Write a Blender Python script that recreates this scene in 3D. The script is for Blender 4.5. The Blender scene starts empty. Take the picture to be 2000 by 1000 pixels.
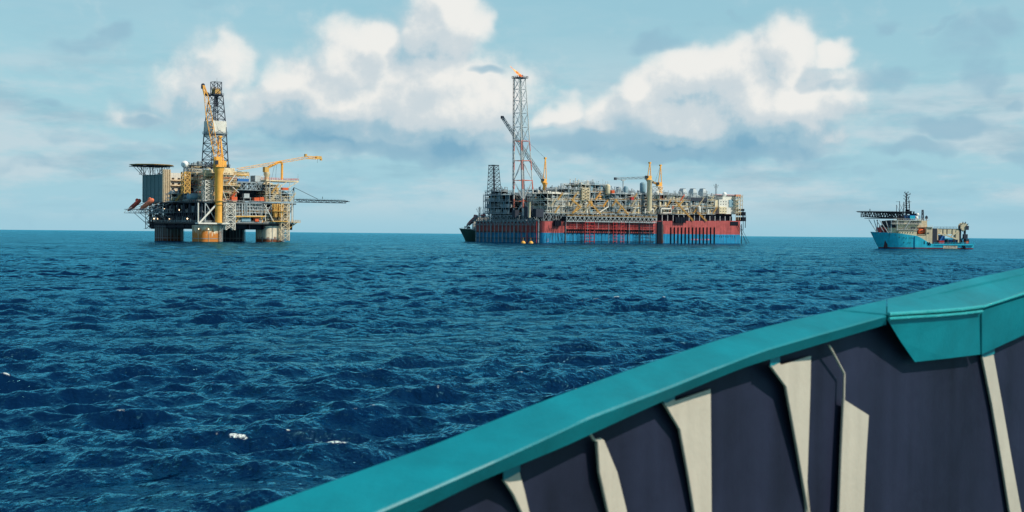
import bpy, math, random
import numpy as np
from mathutils import Vector, Matrix

# ------------------------------------------------------------------ camera
SC = bpy.context.scene
COL = SC.collection
R = math.radians
F = 2600.0                      # focal length in photo pixels (photo is 2000 px wide)
CAMZ = 7.1                      # eye height above the sea
PITCH = math.atan(43.2 / F)
ROLL = math.atan(0.0088)
cam_mat = (Matrix.Translation((0, 0, CAMZ)) @ Matrix.Rotation(R(90) - PITCH, 4, 'X')
           @ Matrix.Rotation(ROLL, 4, 'Z'))
cd = bpy.data.cameras.new('camera')
cam = bpy.data.objects.new('camera', cd)
COL.objects.link(cam)
cam.matrix_world = cam_mat
cd.sensor_width = 36.0
cd.lens = 36.0 * F / 2000.0
cd.clip_start = 0.1
cd.clip_end = 60000
cd.dof.use_dof = True
cd.dof.focus_distance = 700
cd.dof.aperture_fstop = 5.0
SC.camera = cam
C3 = cam_mat.to_3x3()
CP = Vector((0, 0, CAMZ))


def ray(px, py):
    return C3 @ Vector(((px - 1000) / F, (500 - py) / F, -1.0))


def at(px, py, Y):
    """world point seen at photo pixel (px,py) at depth Y"""
    d = ray(px, py)
    return CP + d * (Y / d.y)


# ------------------------------------------------------------------ tagging
def tag(o, label=None, cat=None, group=None, kind=None):
    if label: o['label'] = label
    if cat: o['category'] = cat
    if group: o['group'] = group
    if kind: o['kind'] = kind
    return o


def empty(name, loc=(0, 0, 0), rz=0.0, parent=None):
    o = bpy.data.objects.new(name, None)
    COL.objects.link(o)
    o.empty_display_size = 1
    o.location = loc
    o.rotation_euler = (0, 0, rz)
    if parent: o.parent = parent
    return o


def V(p):
    return Vector(p)


class MB:
    """collects boxes, bars, tubes and plates; build() links them as one mesh"""

    def __init__(s):
        s.v = []; s.f = []; s.n = 0; s.cuts = []

    def add(s, vs, fs):
        s.cuts.append((s.n, len(s.f)))
        s.v.extend([tuple(p) for p in vs])
        s.f.extend([tuple(i + s.n for i in f) for f in fs])
        s.n += len(vs)

    def hexa(s, b, t):
        s.add(list(b) + list(t), [(3, 2, 1, 0), (4, 5, 6, 7), (0, 1, 5, 4), (1, 2, 6, 5), (2, 3, 7, 6), (3, 0, 4, 7)])

    def box(s, x0, x1, y0, y1, z0, z1):
        s.hexa([(x0, y0, z0), (x1, y0, z0), (x1, y1, z0), (x0, y1, z0)],
               [(x0, y0, z1), (x1, y0, z1), (x1, y1, z1), (x0, y1, z1)])

    def cbox(s, cx, cy, cz, sx, sy, sz):
        s.box(cx - sx / 2, cx + sx / 2, cy - sy / 2, cy + sy / 2, cz - sz / 2, cz + sz / 2)

    def taper(s, cx, cy, z0, z1, w0, d0, w1, d1):
        s.hexa([(cx - w0, cy - d0, z0), (cx + w0, cy - d0, z0), (cx + w0, cy + d0, z0), (cx - w0, cy + d0, z0)],
               [(cx - w1, cy - d1, z1), (cx + w1, cy - d1, z1), (cx + w1, cy + d1, z1), (cx - w1, cy + d1, z1)])

    def basis(s, p, q):
        d = (q - p)
        L = d.length
        d = d / (L or 1)
        up = Vector((0, 0, 1)) if abs(d.z) < 0.95 else Vector((1, 0, 0))
        u = d.cross(up).normalized()
        w = u.cross(d).normalized()
        return d, u, w, L

    def tube(s, p, q, r, r2=None, n=6, cap=True):
        p = V(p); q = V(q)
        if (q - p).length < 1e-5: return
        r2 = r if r2 is None else r2
        d, u, w, L = s.basis(p, q)
        vs = []
        for c, rr in ((p, r), (q, r2)):
            for k in range(n):
                t = 2 * math.pi * (k + .5) / n
                vs.append(c + u * math.cos(t) * rr + w * math.sin(t) * rr)
        fs = [(k, (k + 1) % n, n + (k + 1) % n, n + k) for k in range(n)]
        if cap:
            fs += [tuple(range(n - 1, -1, -1)), tuple(range(n, 2 * n))]
        s.add(vs, fs)

    def bar(s, p, q, r):
        s.tube(p, q, r, n=4)

    def lathe(s, c, prof, n=12, axis='Z'):
        """prof: list of (radius, height) along axis from c"""
        vs = []
        for r_, h in prof:
            for k in range(n):
                t = 2 * math.pi * k / n
                if axis == 'Z': vs.append((c[0] + r_ * math.cos(t), c[1] + r_ * math.sin(t), c[2] + h))
                elif axis == 'X': vs.append((c[0] + h, c[1] + r_ * math.cos(t), c[2] + r_ * math.sin(t)))
                else: vs.append((c[0] + r_ * math.sin(t), c[1] + h, c[2] + r_ * math.cos(t)))
        m = len(prof)
        fs = [(j * n + k, j * n + (k + 1) % n, (j + 1) * n + (k + 1) % n, (j + 1) * n + k) for j in range(m - 1) for k in range(n)]
        fs += [tuple(range(n - 1, -1, -1)), tuple(range((m - 1) * n, m * n))]
        s.add(vs, fs)

    def sphere(s, c, r, n=14, m=9, sz=1.0):
        s.lathe(c, [(max(r * math.sin(math.pi * j / m), r * .02), -r * sz * math.cos(math.pi * j / m)) for j in range(m + 1)], n)

    def capsule(s, p, q, r, n=10):
        """rounded tank between p and q"""
        p = V(p); q = V(q)
        d, u, w, L = s.basis(p, q)
        prof = [(-.9, .25), (-.72, .65), (-.35, .93), (0, 1)]
        rings = [(a * r * .7, b * r) for a, b in prof] + [(L - a * r * .7, b * r) for a, b in reversed(prof)]
        vs = []
        for h, rr in rings:
            for k in range(n):
                t = 2 * math.pi * k / n
                vs.append(p + d * h + u * math.cos(t) * rr + w * math.sin(t) * rr)
        m = len(rings)
        fs = [(j * n + k, j * n + (k + 1) % n, (j + 1) * n + (k + 1) % n, (j + 1) * n + k) for j in range(m - 1) for k in range(n)]
        fs += [tuple(range(n - 1, -1, -1)), tuple(range((m - 1) * n, m * n))]
        s.add(vs, fs)

    def path(s, pts, r, n=6):
        for a, b in zip(pts[:-1], pts[1:]):
            s.tube(a, b, r, n=n)

    def prism(s, poly, z0, z1, top=None):
        n = len(poly)
        top = top or poly
        s.add([(x, y, z0) for x, y in poly] + [(x, y, z1) for x, y in top],
              [tuple(range(n - 1, -1, -1)), tuple(range(n, 2 * n))] + [(k, (k + 1) % n, n + (k + 1) % n, n + k) for k in range(n)])

    def lattice(s, B, T, n, rl, rb, x=True, horiz=True, ratio=1.0):
        """four-legged braced tower or boom between corner sets B and T"""
        B = [V(p) for p in B]; T = [V(p) for p in T]
        for k in range(4): s.bar(B[k], T[k], rl)
        ts = [0.0]
        h = 1.0
        for i in range(n): ts.append(ts[-1] + h); h *= ratio
        ts = [t / ts[-1] for t in ts]
        for i in range(n):
            lo = [B[k].lerp(T[k], ts[i]) for k in range(4)]
            hi = [B[k].lerp(T[k], ts[i + 1]) for k in range(4)]
            for k in range(4):
                j = (k + 1) % 4
                if horiz: s.bar(hi[k], hi[j], rb)
                if x:
                    s.bar(lo[k], hi[j], rb); s.bar(lo[j], hi[k], rb)
                elif (i + k) % 2: s.bar(lo[k], hi[j], rb)
                else: s.bar(lo[j], hi[k], rb)

    def boom(s, p, q, w0, w1, n, rl, rb, x=False):
        p = V(p); q = V(q)
        d, u, w, L = s.basis(p, q)
        B = [p + u * w0 * a + w * w0 * b for a, b in ((-.5, -.5), (.5, -.5), (.5, .5), (-.5, .5))]
        T = [q + u * w1 * a + w * w1 * b for a, b in ((-.5, -.5), (.5, -.5), (.5, .5), (-.5, .5))]
        s.lattice(B, T, n, rl, rb, x)

    def truss(s, p, q, h, n, rc, rb, style='w'):
        """vertical truss from p to q (bottom chord), height h"""
        p = V(p); q = V(q); up = Vector((0, 0, h))
        s.bar(p, q, rc); s.bar(p + up, q + up, rc)
        for i in range(n):
            a = p.lerp(q, i / n); b = p.lerp(q, (i + 1) / n); m = p.lerp(q, (i + .5) / n)
            if style == 'w':
                s.bar(a, m + up, rb); s.bar(m + up, b, rb)
            elif style == 'x':
                s.bar(a, b + up, rb); s.bar(b, a + up, rb); s.bar(a, a + up, rb)
            elif style == 'v':
                s.bar(a + up, m, rb); s.bar(m, b + up, rb); s.bar(a, a + up, rb)
            else:
                s.bar(a, a + up, rb)
                if i % 2: s.bar(a, b + up, rb)
                else: s.bar(b, a + up, rb)
        s.bar(q, q + up, rb)

    def rail(s, pts, h=1.2, sp=2.5, r=.05):
        for p, q in zip(pts[:-1], pts[1:]):
            p = V(p); q = V(q); L = (q - p).length
            n = max(1, int(L / sp))
            for i in range(n + 1):
                a = p.lerp(q, i / n); s.bar(a, a + Vector((0, 0, h)), r)
            for hh in (h, h * .55):
                o = Vector((0, 0, hh)); s.bar(p + o, q + o, r)

    def railrect(s, x0, x1, y0, y1, z, h=1.2, sp=2.5, r=.05):
        s.rail([(x0, y0, z), (x1, y0, z), (x1, y1, z), (x0, y1, z), (x0, y0, z)], h, sp, r)

    def stair(s, p, q, w=1.2, r=.12):
        """stair flight from p up to q with stringers, treads and handrails; width in y"""
        p = V(p); q = V(q); o = Vector((0, w, 0)); h = Vector((0, 0, 1.1))
        for e in (Vector((0, 0, 0)), o):
            s.bar(p + e, q + e, r * 1.6); s.bar(p + e + h, q + e + h, r * .6)
            for t in (0, .25, .5, .75, 1): s.bar(p.lerp(q, t) + e, p.lerp(q, t) + e + h, r * .5)
        n = max(3, int((q - p).length / .6))
        for i in range(n): s.bar(p.lerp(q, (i + .5) / n), p.lerp(q, (i + .5) / n) + o, r * .8)

    def each(s, name, mat, parent=None, smooth=False, label=None):
        """one object per collected piece"""
        cuts = s.cuts + [(len(s.v), len(s.f))]
        o = None
        for (v0, f0), (v1, f1) in zip(cuts[:-1], cuts[1:]):
            q = MB(); q.v = s.v[v0:v1]; q.f = [tuple(i - v0 for i in f) for f in s.f[f0:f1]]; q.n = len(q.v)
            o = q.build(name, mat, parent, smooth, None, label)
        return o

    def build(s, name, mat, parent=None, smooth=False, loc=None, label=None):
        me = bpy.data.meshes.new(name)
        me.from_pydata(s.v, [], s.f)
        me.materials.append(mat)
        if smooth:
            me.polygons.foreach_set('use_smooth', [True] * len(me.polygons))
            try: me.set_sharp_from_angle(angle=R(40))
            except Exception: pass
        me.update()
        o = bpy.data.objects.new(name, me)
        COL.objects.link(o)
        if parent: o.parent = parent
        if loc: o.location = loc
        if label: o['label'] = label
        return o


# ------------------------------------------------------------------ materials
def nodes(m):
    m.use_nodes = True
    nt = m.node_tree
    nt.nodes.clear()
    return nt, nt.nodes, nt.links


def paint(name, col, rough=.55, var=.22, scale=.35, rust=0.0, rust_z=None, rustcol=(.16, .055, .02), metal=0.0, streak=True, panel=None, spec=.25):
    """weathered paint: blotchy tone, vertical streaks, optional rust (more of it below rust_z)"""
    m = bpy.data.materials.new(name)
    nt, N, L = nodes(m)
    out = N.new('ShaderNodeOutputMaterial'); bs = N.new('ShaderNodeBsdfPrincipled')
    L.new(bs.outputs[0], out.inputs[0])
    tc = N.new('ShaderNodeTexCoord')
    n1 = N.new('ShaderNodeTexNoise'); n1.inputs['Scale'].default_value = scale; n1.inputs['Detail'].default_value = 6; n1.inputs['Roughness'].default_value = .65
    L.new(tc.outputs['Object'], n1.inputs['Vector'])
    fac = n1.outputs[0]
    if streak:
        mp = N.new('ShaderNodeMapping'); mp.inputs['Scale'].default_value = (1, 1, .08)
        L.new(tc.outputs['Object'], mp.inputs[0])
        n2 = N.new('ShaderNodeTexNoise'); n2.inputs['Scale'].default_value = scale * 4; n2.inputs['Detail'].default_value = 4
        L.new(mp.outputs[0], n2.inputs['Vector'])
        ad = N.new('ShaderNodeMath'); ad.operation = 'ADD'; L.new(fac, ad.inputs[0]); L.new(n2.outputs[0], ad.inputs[1])
        hf = N.new('ShaderNodeMath'); hf.operation = 'MULTIPLY'; hf.inputs[1].default_value = .5; L.new(ad.outputs[0], hf.inputs[0])
        fac = hf.outputs[0]
    mr = N.new('ShaderNodeMapRange'); mr.inputs['From Min'].default_value = .35; mr.inputs['From Max'].default_value = .65
    mr.inputs['To Min'].default_value = 1 - var; mr.inputs['To Max'].default_value = 1 + var * .5
    L.new(fac, mr.inputs['Value'])
    mul = N.new('ShaderNodeVectorMath'); mul.operation = 'SCALE'; mul.inputs[0].default_value = col
    L.new(mr.outputs[0], mul.inputs['Scale'])
    c = mul.outputs[0]
    if rust > 0:
        n3 = N.new('ShaderNodeTexNoise'); n3.inputs['Scale'].default_value = scale * 2.3; n3.inputs['Detail'].default_value = 8; n3.inputs['Roughness'].default_value = .7
        mp = N.new('ShaderNodeMapping'); mp.inputs['Scale'].default_value = (1, 1, .35); mp.inputs['Location'].default_value = (7, 3, 1)
        L.new(tc.outputs['Object'], mp.inputs[0]); L.new(mp.outputs[0], n3.inputs['Vector'])
        v = n3.outputs[0]
        if rust_z is not None:
            sp = N.new('ShaderNodeSeparateXYZ'); L.new(tc.outputs['Object'], sp.inputs[0])
            zr = N.new('ShaderNodeMapRange'); zr.inputs['From Min'].default_value = rust_z[0]; zr.inputs['From Max'].default_value = rust_z[1]
            zr.inputs['To Min'].default_value = .34; zr.inputs['To Max'].default_value = -.05
            L.new(sp.outputs[2], zr.inputs['Value'])
            a2 = N.new('ShaderNodeMath'); L.new(v, a2.inputs[0]); L.new(zr.outputs[0], a2.inputs[1]); v = a2.outputs[0]
        r2 = N.new('ShaderNodeMapRange'); r2.inputs['From Min'].default_value = .68 - rust * .3; r2.inputs['From Max'].default_value = .78 - rust * .3
        L.new(v, r2.inputs['Value'])
        mx = N.new('ShaderNodeMix'); mx.data_type = 'RGBA'; L.new(r2.outputs[0], mx.inputs[0]); L.new(c, mx.inputs[6]); mx.inputs[7].default_value = (*rustcol, 1)
        c = mx.outputs[2]
    L.new(c, bs.inputs['Base Color'])
    bs.inputs['Roughness'].default_value = rough
    bs.inputs['Metallic'].default_value = metal
    bs.inputs['Specular IOR Level'].default_value = spec
    return m


def add_bump(m, scale, dist):
    nt = m.node_tree; N = nt.nodes; L = nt.links
    bs = [n for n in N if n.type == 'BSDF_PRINCIPLED'][0]
    tc = N.new('ShaderNodeTexCoord'); n = N.new('ShaderNodeTexNoise'); n.inputs['Scale'].default_value = scale; n.inputs['Detail'].default_value = 4
    L.new(tc.outputs['Object'], n.inputs['Vector'])
    b = N.new('ShaderNodeBump'); b.inputs['Distance'].default_value = dist; L.new(n.outputs[0], b.inputs['Height'])
    if bs.inputs['Normal'].links: L.new(bs.inputs['Normal'].links[0].from_socket, b.inputs['Normal'])
    L.new(b.outputs[0], bs.inputs['Normal'])


M = {}
M['white'] = paint('white_paint', (.66, .64, .58), rust=.1)
M['cream'] = paint('cream_paint', (.66, .56, .38), rust=.25)
M['grey'] = paint('grey_paint', (.25, .30, .33), rust=.36)
M['lgrey'] = paint('light_grey_paint', (.44, .49, .51), rust=.26)
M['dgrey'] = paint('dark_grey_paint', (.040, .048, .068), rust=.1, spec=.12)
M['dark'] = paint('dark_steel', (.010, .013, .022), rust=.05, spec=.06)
M['deck'] = paint('deck_plating', (.05, .055, .06), rust=.2)
M['yellow'] = paint('crane_yellow', (.86, .42, .08), rust=.12)
M['ochre'] = paint('ochre_paint', (.62, .36, .10), rust=.2)
M['orange'] = paint('orange_paint', (.72, .13, .045), rust=.05)
M['red'] = paint('red_paint', (.50, .05, .05), rust=.05)
M['slate'] = paint('slate_green_cladding', (.11, .20, .215), var=.15)
M['tank'] = paint('pale_blue_grey_paint', (.22, .36, .44), var=.15)
M['blue'] = paint('blue_paint', (.03, .14, .38), var=.15)
M['pbeige'] = paint('beige_paint', (.66, .54, .37), rust=.12)
M['radome'] = paint('radome_white', (.82, .82, .80), var=.05, rough=.35)
M['rustcol'] = paint('rust_streaked_column_paint', (.70, .60, .44), rust=.62, rust_z=(0.2, 9.0), rustcol=(.50, .17, .03), var=.45, scale=.22)
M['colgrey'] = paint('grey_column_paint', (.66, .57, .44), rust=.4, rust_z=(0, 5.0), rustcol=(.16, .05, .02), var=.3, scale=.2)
M['colshade_brown'] = paint('shade_brown_rusted_paint', (.10, .085, .085), rust=.35, rust_z=(0, 6.0), rustcol=(.10, .03, .012), var=.3, scale=.2)  # left column's shade is put into the base; rust and fender brown are real
M['hullgreen'] = paint('dark_green_hull_paint', (.018, .07, .06), rust=.1)
M['glass'] = paint('dark_window_glass', (.012, .018, .03), rough=.12, var=.05, streak=False, spec=.6)
M['shipblue'] = paint('bright_blue_hull_paint', (.015, .36, .54), rust=.22, var=.28, scale=.3)
M['antifoul'] = paint('red_antifouling', (.22, .03, .025))
M['cable'] = paint('black_cable', (.02, .02, .025), streak=False)


def hull_paint():
    """red above, blue below the boot line, scuffed and streaked"""
    m = paint('red_and_blue_hull_paint', (.50, .085, .075), rust=.30, var=.5, scale=.16)
    m2 = paint('tmp', (.50, .085, .075))
    nt = m.node_tree; N = nt.nodes; L = nt.links
    sc = [n for n in N if n.type == 'VECT_MATH'][0]
    tc = N.new('ShaderNodeTexCoord'); sp = N.new('ShaderNodeSeparateXYZ'); L.new(tc.outputs['Object'], sp.inputs[0])
    gt = N.new('ShaderNodeMath'); gt.operation = 'GREATER_THAN'; L.new(sp.outputs[2], gt.inputs[0]); gt.inputs[1].default_value = 8.3
    mx = N.new('ShaderNodeMix'); mx.data_type = 'RGBA'; L.new(gt.outputs[0], mx.inputs[0])
    mx.inputs[6].default_value = (.012, .21, .40, 1); mx.inputs[7].default_value = (.40, .080, .078, 1)
    L.new(mx.outputs[2], sc.inputs[0])
    bpy.data.materials.remove(m2)
    return m


# ------------------------------------------------------------------ frames
class Frame:
    """a vertical-axis frame on the water: a runs along the lit side, b into the picture"""

    def __init__(s, px, D, ang):
        p = at(px, 460, D)
        s.o = Vector((p.x, D, 0)); s.ang = ang
        s.A = Vector((math.cos(ang), math.sin(ang), 0)); s.B = Vector((-math.sin(ang), math.cos(ang), 0))

    def loc(s, w):
        d = w - s.o
        return Vector((d.dot(s.A), d.dot(s.B), w.z))

    def pa(s, px, py, b=0.0):
        """point on the plane b = const"""
        d = ray(px, py)
        t = (b - (CP - s.o).dot(s.B)) / d.dot(s.B)
        return s.loc(CP + d * t)

    def pb(s, px, py, a=0.0):
        d = ray(px, py)
        t = (a - (CP - s.o).dot(s.A)) / d.dot(s.A)
        return s.loc(CP + d * t)

    def X(s, px, b=0.0, py=420): return s.pa(px, py, b).x
    def Z(s, py, px, b=0.0): return s.pa(px, py, b).z

    def pbox(s, mb, x0, x1, y0, y1, b0, b1):
        """box whose front face (plane b0) covers the pixel rectangle"""
        a0 = s.X(x0, b0); a1 = s.X(x1, b0); xm = (x0 + x1) / 2
        mb.box(a0, a1, b0, b1, s.Z(y1, xm, b0), s.Z(y0, xm, b0))

# ------------------------------------------------------------------ sea
def make_sea():
    rng = np.random.default_rng(11)
    # rows: distance from the camera foot; columns: bearing from +Y, fine in front, coarse behind
    rows = [0.5, 4, 8, 12, 15, 17]
    d = 17.0
    while d < 2600: rows.append(d); d *= 1.0036
    while d < 50000: rows.append(d); d *= 1.05
    rows = np.unique(np.array(rows, dtype=np.float64))
    fine = np.arange(-27, 27.001, .085)
    mid1 = np.arange(-60, -27, 1.0); mid2 = np.arange(28, 61, 1.0)
    back = np.arange(64, 300, 4.0)
    az = np.radians(np.concatenate([mid1, fine, mid2, back]))
    nr, nc = len(rows), len(az)
    r = rows[:, None]; t = az[None, :]
    x = (r * np.sin(t)).astype(np.float32); y = (r * np.cos(t)).astype(np.float32)
    z = np.zeros_like(x); dx = np.zeros_like(x); dy = np.zeros_like(x)
    jac = np.zeros_like(x)
    dr = np.gradient(rows)[:, None]
    dcol = np.gradient(az); dcol = np.abs(dcol)[None, :] * r
    cell = np.maximum(dr * .8, dcol).astype(np.float32)
    nw = 150
    lam = np.exp(np.linspace(math.log(.36), math.log(24), nw)) * np.exp(rng.normal(0, .03, nw))
    mean = R(112)
    gmod = np.ones_like(x); gmod2 = np.ones_like(x)
    for g_ in (gmod, gmod2):
        for _ in range(7):
            L_ = float(np.exp(rng.uniform(math.log(12), math.log(90)))); t_ = rng.uniform(0, 2 * math.pi)
            g_ += (.24 * np.cos(2 * math.pi / L_ * (math.cos(t_) * x * .6 + math.sin(t_) * y) + rng.uniform(0, 6.28))).astype(np.float32)
    gmod = np.clip(gmod, .35, 1.9); gmod2 = np.clip(gmod2, .35, 1.9)
    for i in range(nw):
        l = float(lam[i]); k = 2 * math.pi / l
        spread = .8 if l < 3 else .5
        th = mean + rng.normal(0, spread)
        st = SEA_STEEP * (1.0 if l < 4 else .26 + .74 * math.exp(-((l - 4) / 3.0) ** 2)) * (1 if l < 12 else .7) * rng.uniform(.5, 1.4)
        if l < 1.2: st *= .8
        A = st / k
        ph = rng.uniform(0, 2 * math.pi)
        kx, ky = k * math.cos(th), k * math.sin(th)
        w = np.clip((l / cell - 2.0) / 1.8, 0, 1)
        w = w * w * (3 - 2 * w)
        if w.max() <= 0: continue
        p = kx * x + ky * y + ph
        if l < 9: w = w * (gmod if i % 2 else gmod2)
        c = np.cos(p) * (A * w); s_ = np.sin(p) * (A * w)
        z += c; dx -= s_ * math.cos(th) * .62; dy -= s_ * math.sin(th) * .62
        jac += c * k
    # keep the sheet away from our own hull and the far edge level
    x2 = x + dx; y2 = y + dy
    v = np.stack([x2, y2, z], -1).reshape(-1, 3)
    # a few breaking crests: foam spreads along the nearest ridge
    for (bx, by, ln, am) in ((-8.2, 43.5, 1.5, .80), (-6.0, 41.8, .8, .55), (-11.5, 55.5, .5, .55), (-13.0, 56.0, .35, .5), (-35, 97, .8, .5), (-2, 57, .6, .4), (-19, 47, .7, .3)):
        near = np.hypot(x2 - bx, y2 - by) < 1.6
        if not near.any(): continue
        k_ = np.argmax(np.where(near, z, -9)); cx_, cy_ = x2.flat[k_], y2.flat[k_]
        ex, ey = math.cos(R(-22)), math.sin(R(-22))
        u_ = (x2 - cx_) * ex + (y2 - cy_) * ey; w_ = -(x2 - cx_) * ey + (y2 - cy_) * ex
        w_ = w_ - .25 * np.sin(u_ * 2.3)
        jac += (am * np.exp(-(u_ / ln) ** 2 - (w_ / .28) ** 2)).astype(np.float32)
    me = bpy.data.meshes.new('sea')
    i = np.arange(nr - 1)[:, None]; j = np.arange(nc)[None, :]; j2 = (j + 1) % nc
    q = np.stack([i * nc + j, (i + 1) * nc + j, (i + 1) * nc + j2, i * nc + j2], -1).reshape(-1, 4)
    q = q[:, ::-1]
    # the fine bearings increase clockwise, so flip to face up
    nq = len(q)
    me.vertices.add(len(v)); me.vertices.foreach_set('co', v.astype(np.float32).ravel())
    me.loops.add(nq * 4); me.loops.foreach_set('vertex_index', q.astype(np.int32).ravel())
    me.polygons.add(nq); me.polygons.foreach_set('loop_start', np.arange(0, nq * 4, 4, dtype=np.int32))
    me.polygons.foreach_set('use_smooth', np.ones(nq, dtype=bool))
    me.update(calc_edges=True)
    at_ = me.attributes.new('crest', 'FLOAT', 'POINT')
    at_.data.foreach_set('value', jac.astype(np.float32).ravel())
    nz = np.zeros(len(me.polygons) * 3, dtype=np.float32); me.polygons.foreach_get('normal', nz)
    if nz[2::3].mean() < 0: me.flip_normals()
    print('sea', nr, nc, 'jac max', jac.max(), 'z', z.min(), z.max(), np.percentile(jac, 99.9))
    o = bpy.data.objects.new('sea', me); COL.objects.link(o)
    tag(o, kind='structure')
    m = bpy.data.materials.new('sea_water'); nt, N, L = nodes(m)
    out = N.new('ShaderNodeOutputMaterial'); bs = N.new('ShaderNodeMixShader')
    body = N.new('ShaderNodeBsdfDiffuse'); body.inputs['Color'].default_value = (*SEA_COL, 1)
    mir = N.new('ShaderNodeBsdfAnisotropic'); mir.inputs['Color'].default_value = (*SEA_MIR, 1); mir.inputs['Roughness'].default_value = .07
    fz = N.new('ShaderNodeFresnel'); fz.inputs['IOR'].default_value = 1.34
    L.new(fz.outputs[0], bs.inputs[0]); L.new(body.outputs[0], bs.inputs[1]); L.new(mir.outputs[0], bs.inputs[2])
    geo = N.new('ShaderNodeNewGeometry')

    def noise(scale, detail, rot, sy, rough=.6):
        mp = N.new('ShaderNodeMapping'); mp.inputs['Rotation'].default_value = (0, 0, rot); mp.inputs['Scale'].default_value = (1, sy, 1)
        L.new(geo.outputs['Position'], mp.inputs[0])
        n = N.new('ShaderNodeTexNoise'); n.inputs['Scale'].default_value = scale; n.inputs['Detail'].default_value = detail; n.inputs['Roughness'].default_value = rough
        L.new(mp.outputs[0], n.inputs['Vector'])
        return n.outputs[0]

    def bump(h, dist, strength, prev=None):
        b = N.new('ShaderNodeBump'); b.inputs['Distance'].default_value = dist
        if isinstance(strength, float): b.inputs['Strength'].default_value = strength
        else: L.new(strength, b.inputs['Strength'])
        L.new(h, b.inputs['Height'])
        if prev is not None: L.new(prev, b.inputs['Normal'])
        return b.outputs[0]
    gust = N.new('ShaderNodeMapRange'); gust.inputs['From Min'].default_value = .38; gust.inputs['From Max'].default_value = .62
    gust.inputs['To Min'].default_value = .45; gust.inputs['To Max'].default_value = 1.0
    L.new(noise(.018, 4, .4, 1.8), gust.inputs['Value'])
    b0 = bump(noise(.14, 3, .5, .5), 3.2, gust.outputs[0])
    b1 = bump(noise(.55, 4, .45, .55), 1.25, gust.outputs[0], b0)
    b2 = bump(noise(2.2, 5, .3, .6, .65), .22, gust.outputs[0], b1)
    for n_ in (body, mir, fz): L.new(b2, n_.inputs['Normal'])
    # whitecaps on the steepest crests, broken up by noise
    a = N.new('ShaderNodeAttribute'); a.attribute_name = 'crest'
    fn = noise(4.5, 7, .4, .5, .72)
    patch = noise(.06, 3, 0, 1, .5)
    e = N.new('ShaderNodeMath'); e.operation = 'MULTIPLY_ADD'; L.new(fn, e.inputs[0]); e.inputs[1].default_value = 1.3; L.new(a.outputs['Fac'], e.inputs[2])
    e2 = N.new('ShaderNodeMath'); e2.operation = 'MULTIPLY_ADD'; L.new(patch, e2.inputs[0]); e2.inputs[1].default_value = .9; L.new(e.outputs[0], e2.inputs[2])
    fr = N.new('ShaderNodeMapRange'); fr.inputs['From Min'].default_value = FOAM; fr.inputs['From Max'].default_value = FOAM + .22
    L.new(e2.outputs[0], fr.inputs['Value'])
    foam = N.new('ShaderNodeBsdfDiffuse'); foam.inputs['Color'].default_value = (.60, .66, .66, 1)
    mx = N.new('ShaderNodeMixShader'); L.new(fr.outputs[0], mx.inputs[0]); L.new(bs.outputs[0], mx.inputs[1]); L.new(foam.outputs[0], mx.inputs[2])
    L.new(mx.outputs[0], out.inputs[0])
    fl = N.new('ShaderNodeMapRange'); fl.inputs['From Min'].default_value = .40; fl.inputs['From Max'].default_value = .56; L.new(noise(13, 4, .3, .45, .7), fl.inputs['Value'])
    fm_ = N.new('ShaderNodeMath'); fm_.operation = 'MULTIPLY'; L.new(fr.outputs[0], fm_.inputs[0]); L.new(fl.outputs[0], fm_.inputs[1]); L.new(fm_.outputs[0], mx.inputs[0])
    me.materials.append(m)
    return o


SEA_STEEP = .043
SEA_COL = (.001, .011, .042)
SEA_MIR = (.22, .78, .98)
FOAM = 2.14
make_sea()


# ------------------------------------------------------------------ sky and sun
SUN_AZ = R(112)      # clockwise from the view direction (+Y)
SUN_EL = R(45)


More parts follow.
